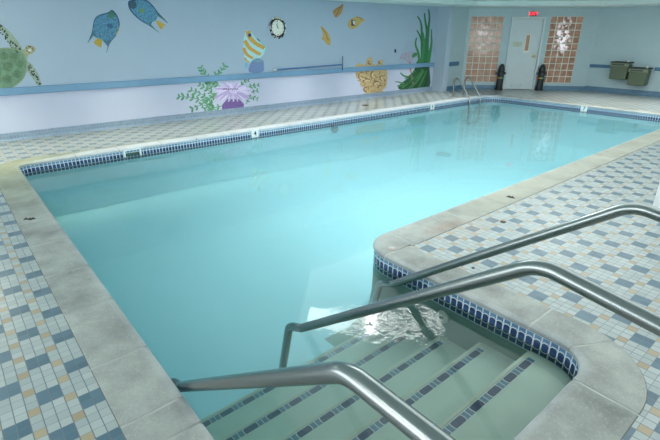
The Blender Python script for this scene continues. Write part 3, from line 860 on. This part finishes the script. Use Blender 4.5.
def debris(loc, label, n, l, seed):
    rnd = random.Random(seed); b = MB()
    for k in range(n):
        a = rnd.uniform(-.5, .5)+(.9 if seed == 1 else -.3); x = rnd.uniform(-l, l)*.5; y = rnd.uniform(-.006, .006)
        dx, dy = math.cos(a)*l*.3, math.sin(a)*l*.3
        b.tube([(x-dx, y-dy, .002), (x, y+.004, .006), (x+dx, y+dy, .002)], [.001, .006, .001], 6)
    o = b.build('leaf_litter', mat('leaf_dark_%d' % seed, (64, 62, 58), .8), loc=loc, rz=(.9 if seed == 1 else .3))
    return tag(o, label, 'debris')
debris((-2.93, .215, .002), 'dark leaf scrap lying on the near left coping stone', 5, .045, 1)
debris((-1.37, 2.69, .002), 'dark scrap lying on the right coping stone', 5, .045, 2)
t = MB().lathe([(0, 0), (.016, 0), (.016, .003), (.010, .005), (0, .005)], n=16).build('deck_plug', mat('rust_plug', (72, 62, 54), .6), smooth=40, loc=(-1.18, 2.285, 0)); tag(t, 'small dark plug set in the deck tiles by the right coping', 'plug')
t = empty('coping_anchor', (-1.348, 1.537, .0035))
MB().lathe([(0, 0), (.022, 0), (.022, .002), (.016, .003), (0, .003)], n=18).build('ring', mat('pinkish_ring', (176, 158, 152), .6), t, 40)
MB().lathe([(0, .002), (.013, .002), (.013, .0042), (0, .0042)], n=14).build('cap', mat('anchor_cap', (176, 176, 170), .6), t, 40)
tag(t, 'small round pinkish anchor cap in the corner coping stone', 'anchor')
t = MB().lathe([(0, 0), (.008, 0), (.008, .002), (0, .003)], n=12).build('deck_screw', M['dark'], smooth=40, loc=(-.974, 1.68, 0)); tag(t, 'tiny dark screw in the deck tiles behind the far handrail', 'screw')
o = MB().box((0, -.012, 0), (.02, .024, .05), .004).build('wall_hook', M['dark'], loc=(MX, 5.93, .713), rz=PI/2); tag(o, 'small dark hook on the mural wall left of the sea fan', 'hook')

# pole lying along the bumper rail
t = empty('skimmer_pole', (MX+.035, 3.56, .527), PI/2)
b = MB(); b.tube([(0, 0, 0), (.6, 0, .010), (1.19, 0, .022)], .0095, 10); b.build('pole', mat('pole_blue', (62, 104, 160), .35), t, 60)
b = MB(); b.tube([(1.19, 0, -.062), (1.19, 0, .14)], .008, 10); b.build('upright', mat('upright_grey', (84, 96, 120), .4), t, 60)
b = MB(); b.tube([(-.05, 0, .0), (0, 0, 0)], .009, 10); b.build('end_cap', M['cream'], t, 60)
b = MB()
for xx in (.2, 1.0): b.box((xx, .016, .003+xx*.0185-.006), (.012, .038, .010))
b.build('bracket', M['steel_dull'], t)
tag(t, 'thin blue pole with grey upright end resting above the bumper rail', 'pole')

# ------------------------------------------------------------------ wall clock
ck = empty('wall_clock', (MX, 3.618, 1.048), PI/2)
MB().lathe([(0, 0), (.118, 0), (.118, -.018), (.105, -.026), (.098, -.020), (.098, -.012)], axis='y', n=40).build('rim', M['black'], ck, 40)
MB().lathe([(0, -.010), (.099, -.010), (.099, -.014), (0, -.014)], axis='y', n=40).build('dial', M['cream'], ck, 40)
b = MB()
for k in range(12):
    a = PI/6*k; r = .084; L = .022 if k % 3 == 0 else .014; w = .006 if k % 3 == 0 else .004
    d = Vector((math.sin(a), 0, math.cos(a))); nrm = Vector((d.z, 0, -d.x)); c = d*r+Vector((0, -.0142, 0))
    b.prism([c-d*L/2-nrm*w/2, c-d*L/2+nrm*w/2, c+d*L/2+nrm*w/2, c+d*L/2-nrm*w/2], (0, -.001, 0))
b.build('hour_marks', M['dark'], ck)
for nm, a, L, w in (('hour_hand', -.55, .055, .008), ('minute_hand', -.12, .080, .005)):
    d = Vector((math.sin(a), 0, math.cos(a))); nrm = Vector((d.z, 0, -d.x)); c = Vector((0, -.0165 if w > .006 else -.0185, 0))
    b = MB(); b.prism([c-d*.012-nrm*w/2, c-d*.012+nrm*w/2, c+d*L+nrm*w/4, c+d*L-nrm*w/4], (0, -.001, 0)); b.build(nm, M['black'], ck)
MB().lathe([(0, -.016), (.006, -.016), (.006, -.021), (0, -.021)], axis='y', n=10).build('hub', M['black'], ck)
rng = random.Random(3)
beads = [(38, 40, 52), (226, 228, 224), (206, 176, 84), (40, 40, 48), (150, 130, 160), (230, 226, 200)]
bm_ = [MB() for _ in beads]
for k in range(44):
    a = 2*PI*k/44+rng.uniform(-.05, .05); r = .116+rng.uniform(-.008, .010); q = rng.choice([0, 0, 0, 3, 3, 1, 1, 2, 4, 5])
    bm_[q].lathe([(0, -.012), (.011, -.012), (.010, -.020), (.005, -.026), (0, -.027)], (math.sin(a)*r, 0, math.cos(a)*r), 8, 'y')
for q, b in enumerate(bm_):
    if len(b.bm.verts): b.build('rim_ornament', mat('ornament_%d' % q, beads[q], .5), ck)
tag(ck, 'round wall clock with ornate dark rim on the mural wall', 'clock')

# ------------------------------------------------------------------ the wall painting: motifs lie flat on the wall
PAINT = {}
def paint(rgb, noise=.18, sc=30):
    k = (rgb, noise, sc)
    if k not in PAINT: PAINT[k] = mat('mural_paint_%d' % len(PAINT), rgb, .55, noise=noise, nscale=sc)
    return PAINT[k]
class Motif:
    def __init__(s, name, px, label, cat='wall painting', X=MX, rz=PI/2, group=None):
        s.X = X; s.y0, s.z0 = on_mural(*px, X); s.layer = 0
        s.o = empty(name, (X, s.y0, s.z0), rz); tag(s.o, label, cat, group)
    def p(s, q, lay): 
        a, z = on_mural(*q, s.X); return (a-s.y0, -.0006-.0007*lay, z-s.z0)
    def shape(s, part, polys, rgb, lay=0, noise=.18, sc=30, label=None):
        b = MB()
        for i, pg in enumerate(polys):      # each brush mark lies a hair above the one before
            pts = [Vector(s.p(q, lay+.012*i)) for q in pg]; vs = [b.v(p) for p in pts]
            for t in tessellate_polygon([[(p.x, p.z, 0) for p in pts]]): b.face([vs[k] for k in t])
        for f in b.bm.faces:
            f.normal_update()
            if f.normal.y > 0: f.normal_flip()
        o = b.build(part, paint(rgb, noise, sc), s.o, fixn=False)
        if label: o['label'] = label
        return o
def smooth_poly(pts, n=4):     # closed Catmull-Rom
    out = []; N = len(pts)
    for i in range(N):
        p0, p1, p2, p3 = pts[i-1], pts[i], pts[(i+1) % N], pts[(i+2) % N]
        for k in range(n):
            t = k/n
            out.append(tuple(.5*((2*b_)+(-a_+c_)*t+(2*a_-5*b_+4*c_-d_)*t*t+(-a_+3*b_-3*c_+d_)*t**3) for a_, b_, c_, d_ in zip(p0, p1, p2, p3)))
    return out
def stroke(pts, w0, w1=None, n=6):   # a tapering brush stroke as an outline
    w1 = w0 if w1 is None else w1; P = []
    N = len(pts)
    ext = [pts[0]]+list(pts)+[pts[-1]]
    for i in range(N-1):
        p0, p1, p2, p3 = ext[i], ext[i+1], ext[i+2], ext[i+3]
        for k in range(n):
            t = k/n; P.append(tuple(.5*((2*b_)+(-a_+c_)*t+(2*a_-5*b_+4*c_-d_)*t*t+(-a_+3*b_-3*c_+d_)*t**3) for a_, b_, c_, d_ in zip(p0, p1, p2, p3)))
    P.append(pts[-1]); L, R_ = [], []
    for i, q in enumerate(P):
        a, c = P[max(i-1, 0)], P[min(i+1, len(P)-1)]; dx, dy = c[0]-a[0], c[1]-a[1]; l = math.hypot(dx, dy) or 1
        w = (w0+(w1-w0)*i/(len(P)-1))/2
        L.append((q[0]-dy/l*w, q[1]+dx/l*w)); R_.append((q[0]+dy/l*w, q[1]-dx/l*w))
    return L+R_[::-1]
def ell(cx, cy_, rx, ry, rot=0, n=14):
    return [(cx+rx*math.cos(2*PI*k/n)*math.cos(rot)-ry*math.sin(2*PI*k/n)*math.sin(rot), cy_+rx*math.cos(2*PI*k/n)*math.sin(rot)+ry*math.sin(2*PI*k/n)*math.cos(rot)) for k in range(n)]
def Z(x0, y0, s, pts): return [(x0+a/s, y0+c/s) for a, c in pts]

# sea turtle
mo = Motif('painted_turtle', (5, 70), 'green sea turtle painted on the wall at the far left')
shell = smooth_poly([(-14, 54), (-4, 49), (8, 47.5), (19, 50), (25.5, 58), (26.5, 69), (22.5, 79), (14, 86.5), (4, 88.8), (-8, 87), (-16, 78), (-18, 66)])
mo.shape('shell', [shell], (108, 138, 112), 1, .28, 14)
rr_ = random.Random(5)
mo.shape('shell_scute', [smooth_poly(ell(x, y, rx, ry, .3, 8), 2) for x, y, rx, ry in ((4, 56, 5, 4), (14, 57, 4.5, 4), (20, 64, 3.6, 4.4), (8, 67, 5.5, 4.6), (17, 74, 4.2, 4), (7, 79, 5, 4), (-4, 73, 5, 5))], (92, 122, 92), 2, .3, 18)
mo.shape('shell_edge', [stroke([(0, 48.6), (12, 48.4), (21, 51.8), (26, 60), (26, 70), (22, 79.5), (13, 87)], 1.4)], (134, 150, 120), 3)
f1 = smooth_poly([(-3, 22), (3, 26), (9, 31), (16, 39), (22, 48), (20.5, 51), (13, 47.5), (6, 38.5), (1, 30), (-4, 25)])
f2_ = smooth_poly([(26.5, 62), (31, 63.5), (36, 70), (40, 78), (41.5, 86.3), (38.5, 86), (33, 79), (28.5, 73), (26, 69)])
mo.shape('flipper', [f1], (150, 166, 148), 0, .2); mo.shape('flipper', [f2_], (150, 164, 150), 0, .2)
spots = []
for k in range(46):
    u = rr_.random(); v = rr_.uniform(-.75, .75)
    x, y = 0+u*20, 25+u*24+3*math.sin(u*3); spots.append(ell(x+v*2.4-.6, y-v*2.4+1.5, 1.0, .8, .8, 6))
for k in range(30):
    u = rr_.random(); v = rr_.uniform(-.7, .7)
    spots.append(ell(28.5+u*11+v*1.8, 64+u*19-v*2.4+1.5, .9, .75, .8, 6))
mo.shape('flipper_spots', spots, (52, 66, 56), 2)
mo.shape('neck', [[(21, 50), (25.5, 49), (28.5, 54), (27, 59), (25.5, 62)]], (150, 158, 128), 0)
mo.shape('head', [smooth_poly([(24.6, 50.5), (25.6, 46.6), (29, 45), (33, 46.3), (36.2, 48.4), (34.4, 51.4), (30.5, 54.3), (26.4, 54.8)])], (166, 162, 130), 3)
mo.shape('head_spots', [ell(x, y, .9, .7, .4, 6) for x, y in ((26.6, 48), (28.5, 46.5), (30.5, 46.6), (32.4, 48.2), (27, 51), (29, 52.6), (33, 50), (29.8, 47.2))], (84, 66, 60), 4)
mo.shape('cheek', [ell(29.6, 50.2, 1.7, 1.2, 0, 8)], (214, 216, 210), 4)

# two blue angelfish
def zf(p): return Z(80, 0, 7.333, p)
mo = Motif('painted_angelfish', (103, 28), 'blue angelfish painted on the wall, the lower left one', group='painted blue angelfish')
mo.shape('body', [smooth_poly(zf([(235, 74), (265, 105), (285, 150), (288, 195), (270, 250), (238, 290), (205, 322), (165, 300), (130, 282), (92, 255), (93, 215), (100, 170), (115, 130), (150, 108), (205, 95)]), 3)], (78, 130, 160), 0, .45, 34)
mo.shape('back_edge', [stroke(zf([(235, 74), (205, 95), (150, 110), (115, 132), (100, 172), (93, 215), (82, 255), (56, 316)]), 1.3, .4), stroke(zf([(235, 76), (264, 108), (283, 152), (286, 195), (268, 250), (236, 290)]), 1.5, .6), stroke(zf([(236, 290), (214, 325), (195, 386)]), .6, .3)], (38, 74, 110), 1)
mo.shape('fin', [zf([(100, 225), (85, 250), (55, 318), (98, 262), (120, 272)])], (60, 112, 124), 2); mo.shape('fin', [zf([(170, 300), (225, 295), (212, 330), (192, 388), (203, 340)])], (64, 110, 130), 2)
mo.shape('tail', [zf([(128, 278), (98, 312), (120, 332), (155, 350), (160, 322), (165, 296)])], (186, 156, 58), 1, label='ochre yellow tail')
mo.shape('face_patch', [smooth_poly(zf([(235, 82), (255, 108), (240, 135), (212, 128), (208, 104)]))], (66, 122, 98), 1); mo.shape('cheek_patch', [ell(*zf([(220, 190)])[0], 3.2, 2.4, .4)], (52, 96, 132), 1)
mo.shape('yellow_edge', [stroke(zf([(288, 195), (280, 225), (262, 258)]), .9)], (188, 164, 60), 2)
mo = Motif('painted_angelfish', (147, 14), 'blue angelfish painted on the wall, the upper right one', group='painted blue angelfish')
mo.shape('body', [smooth_poly(zf([(355, 14), (390, 2), (440, -6), (490, 8), (530, 42), (572, 100), (555, 148), (520, 165), (490, 172), (440, 145), (390, 98), (362, 58)]), 3)], (82, 136, 166), 0, .45, 34)
mo.shape('back_edge', [stroke(zf([(355, 14), (400, 0), (445, -6), (492, 8), (532, 44), (575, 98), (612, 135), (643, 170)]), 1.8, .5), stroke(zf([(356, 16), (364, 60), (392, 100), (442, 146), (496, 178), (540, 208), (578, 238)]), 1.6, .5)], (38, 74, 110), 1)
mo.shape('fin', [zf([(560, 85), (600, 118), (643, 172), (605, 140), (572, 118)])], (56, 104, 108), 2); mo.shape('fin', [zf([(495, 168), (528, 158), (522, 182), (578, 240), (535, 208)])], (60, 112, 130), 2)
mo.shape('tail', [zf([(553, 148), (572, 152), (625, 180), (595, 218), (578, 198)])], (190, 156, 58), 1, label='ochre yellow tail')
mo.shape('face_patch', [smooth_poly(zf([(358, 18), (400, 8), (415, 40), (398, 66), (372, 58)]))], (52, 88, 104), 1); mo.shape('cheek_patch', [ell(*zf([(452, 78)])[0], 2.4, 2.6, .2)], (104, 140, 88), 1)

# seaweed fronds behind the anemone
mo = Motif('painted_seaweed', (210, 100), 'leafy green seaweed painted around the purple anemone')
def frond(pts, n, ll, rgb_i, out, stems):
    stems.append(stroke(pts, .7, .4))
    for k in range(n):
        f = (k+.6)/n; m = f*(len(pts)-1); i = min(int(m), len(pts)-2); u = m-i
        x = pts[i][0]+(pts[i+1][0]-pts[i][0])*u; y = pts[i][1]+(pts[i+1][1]-pts[i][1])*u
        a = math.atan2(pts[i+1][1]-pts[i][1], pts[i+1][0]-pts[i][0])
        for sg in (-1, 1):
            b_ = a+sg*rr_.uniform(.6, 1.1); l = ll*rr_.uniform(.8, 1.25)
            out[rr_.randrange(2)].append(ell(x+math.cos(b_)*l*.5, y+math.sin(b_)*l*.5, l*.52, l*.24, b_, 8))
lv = [[], []]; st = []
for pts, n, l in (([(214, 108), (200, 100), (188, 97), (178, 96.5)], 7, 4.2), ([(214, 106), (203, 95), (190, 90)], 6, 4.2), ([(212, 92), (206, 76), (200, 67)], 6, 4.0), ([(214, 88), (214, 78), (216, 73)], 3, 3.6),
                  ([(214, 84), (219, 74), (225, 65)], 5, 3.8), ([(216, 110), (203, 105), (191, 109)], 5, 4.2), ([(216, 98), (208, 90), (199, 84)], 5, 4.2), ([(222, 106), (212, 108), (204, 110)], 4, 4),
                  ([(246, 104), (251, 97), (258, 99)], 4, 3.2), ([(244, 90), (251, 86), (259, 85)], 4, 3.2), ([(246, 98), (252, 92), (258, 91)], 3, 3), ([(218, 92), (210, 99), (205, 101)], 5, 4), ([(220, 86), (212, 84), (207, 85)], 4, 4), ([(240, 86), (244, 82), (249, 80)], 3, 2.8)):
    frond(pts, n, l, 0, lv, st)
mo.shape('stem', st, (76, 120, 92), 0); mo.shape('leaf', lv[0], (72, 138, 94), 1, .25); mo.shape('leaf', lv[1], (100, 156, 118), 2, .25)
mo = Motif('painted_anemone', (233, 92), 'lavender sea anemone with purple base painted below the blue rail')
mo.shape('stalk', [[(222, 105), (227, 99), (239, 99), (244, 104), (243.5, 108), (222, 110)]], (112, 86, 148), 3, .25)
pt = [[], [], []]
for k in range(62):
    a = rr_.uniform(0, 2*PI); r0 = rr_.uniform(.15, .5); r1 = rr_.uniform(.8, 1.02)
    def q(r, a=a): return (232.5+math.cos(a)*20.5*r, 90+math.sin(a)*(12.5 if math.sin(a) > 0 else 8.8)*r+(2.5*r*r if abs(math.cos(a)) > .5 else 0))
    pt[k % 3].append(stroke([q(r0), q((r0+r1)/2), q(r1)], 2.3, .7, 3))
mo.shape('tentacle', [ell(232.5, 90.5, 13, 7)]+pt[0], (198, 184, 222), 4, .06); mo.shape('tentacle', pt[1], (216, 204, 234), 5, .06); mo.shape('tentacle', pt[2], (178, 160, 206), 6, .06)
mo.shape('mouth', [stroke([(223+k*2.2, 89.6-(k % 2)*.6), (224.6+k*2.2, 88.6)], 1.0) for k in range(7)], (96, 66, 100), 7)

# striped butterflyfish and rock
def zb(p): return Z(230, 10, 6.286, p)
mo = Motif('painted_butterflyfish', (253, 46), 'gold and pale blue striped butterflyfish painted above the rail')
mo.shape('body', [smooth_poly(zb([(104, 128), (130, 134), (165, 180), (224, 232), (216, 272), (192, 300), (150, 308), (118, 338), (98, 330), (86, 250), (84, 200), (90, 160)]), 3)], (176, 214, 216), 0, .08)
mo.shape('gold_stripe', [stroke(zb([(112, 130), (124, 172), (165, 212), (216, 240)]), 4.8, 3.4), stroke(zb([(92, 192), (120, 235), (158, 262), (192, 280)]), 4.0, 3.0), stroke(zb([(86, 238), (105, 278), (145, 304)]), 3.4, 2.4), stroke(zb([(92, 300), (104, 318), (122, 332)]), 2, 1.2)], (206, 158, 72), 1)
mo.shape('tail', [zb([(96, 322), (116, 338), (98, 372), (92, 350)])], (120, 176, 206), 1); mo.shape('fin', [stroke(zb([(165, 178), (196, 208), (226, 236), (216, 275)]), 1.1)], (130, 196, 192), 2)
mo.shape('eye', [ell(*zb([(123, 158)])[0], 1.7, 2.0, 0)], (44, 52, 84), 3); mo.shape('fin_mark', [stroke(zb([(170, 180), (188, 196)]), 1.0)], (60, 90, 110), 3)
mo = Motif('painted_rock', (256, 66), 'grey blue rock painted under the striped fish', group=None)
mo.shape('stone', [smooth_poly(zb([(122, 350), (146, 314), (170, 304), (204, 314), (212, 340), (206, 388), (122, 392)]), 3)], (116, 136, 178), 2, .1); mo.shape('moss', [stroke(zb([(150, 312), (172, 322), (206, 312)]), 1.2)], (112, 168, 160), 3)

# three gold fish
def zg(p): return Z(310, 0, 7.333, p)
mo = Motif('painted_goldfish', (337, 10), 'small gold fish painted highest of the three on the wall', group='painted gold fish')
mo.shape('body', [smooth_poly(zg([(244, 26), (240, 68), (226, 104), (190, 130), (172, 104), (168, 78), (190, 60), (216, 44)]), 3)], (176, 138, 88), 0, .25); mo.shape('fin_lines', [stroke(zg([(240, 34), (215, 70), (188, 118)]), .8), stroke(zg([(226, 50), (200, 66), (178, 92)]), .6)], (138, 98, 56), 1)
mo = Motif('painted_goldfish', (355, 22), 'gold fish with dark square eye patch painted rightmost of the three', group='painted gold fish')
mo.shape('body', [smooth_poly(zg([(276, 182), (290, 146), (335, 122), (372, 128), (390, 142), (412, 146), (384, 160), (350, 196), (318, 212), (290, 206)]), 3)], (196, 166, 98), 0, .2); mo.shape('eye_patch', [zg([(302, 146), (330, 146), (330, 190), (302, 190)])], (78, 52, 60), 1); mo.shape('eye_light', [zg([(312, 152), (328, 152), (330, 184), (316, 176)])], (214, 216, 222), 2); mo.shape('fin_lines', [stroke(zg([(340, 124), (368, 132), (388, 144)]), 1.0)], (160, 122, 66), 1)
mo = Motif('painted_goldfish', (325, 35), 'gold fish diving downward painted lowest of the three', group='painted gold fish')
mo.shape('body', [smooth_poly(zg([(78, 190), (108, 212), (134, 246), (150, 290), (146, 330), (122, 322), (100, 296), (84, 284), (96, 262), (88, 226)]), 3)], (192, 154, 84), 0, .2); mo.shape('fin_lines', [stroke(zg([(84, 200), (112, 240), (134, 300)]), .7), stroke(zg([(130, 290), (140, 284)]), .7)], (150, 112, 58), 1)

# brain coral
def zc(p): return Z(350, 50, 7.333, p)
mo = Motif('painted_coral', (372, 78), 'tan brain coral painted across the blue rail near the pilaster')
mo.shape('coral_mass', [smooth_poly(zc([(40, 140), (42, 108), (70, 96), (110, 108), (122, 72), (152, 48), (166, 78), (168, 102), (196, 104), (214, 72), (240, 76), (242, 108), (268, 140), (274, 210), (262, 272), (240, 292), (238, 308), (160, 316), (112, 320), (102, 272), (76, 266), (70, 222), (44, 200)]), 3)], (192, 166, 122), 0, .2, 20)
def curl(cx, cy_, r, t0, turns, k=1):
    return [(cx+math.cos(t0+i*.7)*r*(1-i*.7/(turns*6.6)), cy_+k*math.sin(t0+i*.7)*r*.8*(1-i*.7/(turns*6.6))) for i in range(int(turns*6))]
mo.shape('coral_ridge', [stroke(zc(curl(x, y, r, a, 1.1, k)), 1.5, .8, 3) for x, y, r, a, k in ((85, 190, 38, .4, 1), (185, 185, 40, 2.0, -1), (240, 200, 30, 1.0, 1), (130, 235, 36, 3.0, 1), (190, 255, 34, .2, -1), (120, 285, 26, 1.5, 1), (225, 272, 22, 2.6, 1), (145, 90, 18, 1, 1), (222, 92, 14, 2, -1), (70, 160, 22, 4, 1))], (140, 104, 70), 1)
extra = []
while len(extra) < 26:
    x, y = rr_.uniform(55, 262), rr_.uniform(150, 305)
    if y > 260 and not 108 < x < 235: continue
    extra.append((x, y, rr_.uniform(12, 24), rr_.uniform(0, 6), rr_.choice((-1, 1))))
mo.shape('coral_ridge', [stroke(zc(curl(x, y, q_, a, .8, k)), 1.1, .5, 3) for x, y, q_, a, k in extra], (158, 122, 84), 1)
mo.shape('coral_highlight', [stroke(zc(curl(x+6, y+4, r*.8, a+.5, .8, k)), 1.1, .5, 3) for x, y, r, a, k in ((85, 190, 38, .4, 1), (185, 185, 40, 2.0, -1), (240, 200, 30, 1.0, 1), (130, 235, 36, 3.0, 1), (190, 255, 34, .2, -1))], (222, 204, 168), 2)

# kelp and sea fan
def zk(p): return Z(395, 5, 7.333, p)
mo = Motif('painted_sea_fan', (409, 55), 'pale pink sea fan painted left of the green kelp')
br = []
def branch(x, y, a, l, d):
    x2, y2 = x+math.cos(a)*l, y+math.sin(a)*l; br.append(stroke([(x, y), ((x+x2)/2+rr_.uniform(-.4, .4), (y+y2)/2), (x2, y2)], .55+.25*d, .35+.2*d, 2))
    if d > 0:
        for da in (-.5, .1, .6): branch(x2, y2, a+da+rr_.uniform(-.15, .15), l*.68, d-1)
mo.shape('fan_web', [smooth_poly(zk([(34, 430), (44, 360), (70, 295), (105, 258), (135, 285), (150, 350), (150, 430)]), 3)], (160, 176, 196), 0, .03); branch(410.5, 72, -PI/2-.1, 8.5, 3); mo.shape('fan_branch', br, (178, 142, 158), 1); mo.shape('fan_stem', [stroke([(413, 84), (411, 72), (410, 62)], 1.2, .6)], (160, 104, 112), 2)
mo = Motif('painted_kelp', (424, 60), 'tall dark green kelp painted at the right end of the mural')
bl = []
for pts, w in (([(163, 82), (188, 125), (196, 200), (198, 300), (200, 440)], 16), ([(216, 60), (222, 120), (234, 200), (225, 300), (222, 440)], 18), ([(246, 30), (252, 100), (244, 180), (236, 300), (235, 440)], 17), ([(160, 185), (186, 235), (200, 300), (205, 440)], 16), ([(158, 238), (150, 290), (172, 360), (180, 440)], 15), ([(266, 178), (266, 280), (250, 360), (242, 440)], 14), ([(262, 225), (270, 260), (262, 330), (245, 430)], 12), ([(205, 200), (212, 300), (190, 440)], 18)):
    bl.append(stroke(zk(pts), w*.55/7.333, w*1.5/7.333, 5))
half = len(bl)//2
mo.shape('blade', bl[:half], (46, 112, 70), 1, .3); mo.shape('blade', bl[half:], (62, 128, 74), 2, .35); mo.shape('leaflet', [smooth_poly(zk([(122, 375), (140, 350), (160, 352), (158, 372), (130, 384)]))], (62, 130, 84), 2)
def zl(p): return Z(350, 50, 7.333, p)
mo.shape('holdfast', [smooth_poly(zl([(500, 70), (580, 60), (582, 130), (582, 276), (480, 284), (375, 292), (352, 270), (380, 240), (430, 200), (470, 150)]), 3)], (40, 88, 56), 0, .3, 16)
sp_ = []
for pts, w in (([(330, 232), (360, 236), (400, 250)], 1.6), ([(368, 166), (392, 188), (430, 200)], 2.0), ([(345, 262), (380, 262), (420, 268)], 1.8), ([(402, 212), (440, 186), (476, 150)], 2.0), ([(380, 280), (440, 240), (520, 170)], 2.4), ([(430, 284), (490, 230), (540, 150)], 2.4), ([(500, 280), (530, 220), (560, 150)], 2.2), ([(440, 220), (490, 190), (530, 140)], 2.0)):
    sp_.append(stroke(zl(pts), w*.5, w, 4))
mo.shape('leaf_stroke', sp_, (66, 124, 72), 3, .25)
mo.shape('dark_stroke', [stroke(zl(p), 1.3, .6, 4) for p in ([(400, 278), (460, 225), (520, 150)], [(470, 280), (520, 215), (556, 140)], [(540, 275), (560, 220), (572, 150)])], (28, 62, 42), 4)

# yellow strip on the recess wall below its rail
mo = Motif('yellow_strip', (443.6, 75), 'yellow strip with dark marks on the recess wall below its blue rail', 'wall painting', X=XRC)
mo.shape('strip', [smooth_poly([(442.8, 67.0), (444.9, 67.0), (444.9, 72), (443.9, 77), (443.4, 80), (442.6, 79.6), (443.2, 75), (442.9, 71)], 3)], (206, 176, 60), 1); mo.shape('dark_marks', [ell(443.7, 69.5, .5, .6, 0, 6), ell(443.7, 74.5, .5, .6, 0, 6), ell(443.2, 78, .4, .5, 0, 6)], (86, 76, 40), 2)

# ------------------------------------------------------------------ world and view
w = bpy.data.worlds.new('world'); scn.world = w; w.use_nodes = True
w.node_tree.nodes['Background'].inputs[0].default_value = (.75, .85, .9, 1); w.node_tree.nodes['Background'].inputs[1].default_value = .05
scn.view_settings.view_transform = 'Standard'; scn.view_settings.look = 'None'
scn.view_settings.gamma = 1; scn.view_settings.exposure = 0.55; scn.view_settings.use_curve_mapping = False
scn.cycles.max_bounces = 8; scn.cycles.diffuse_bounces = 5; scn.cycles.glossy_bounces = 4; scn.cycles.transparent_max_bounces = 12; scn.cycles.volume_bounces = 4
scn.cycles.use_denoising = True
try: scn.cycles.caustics_reflective = False
except Exception: pass
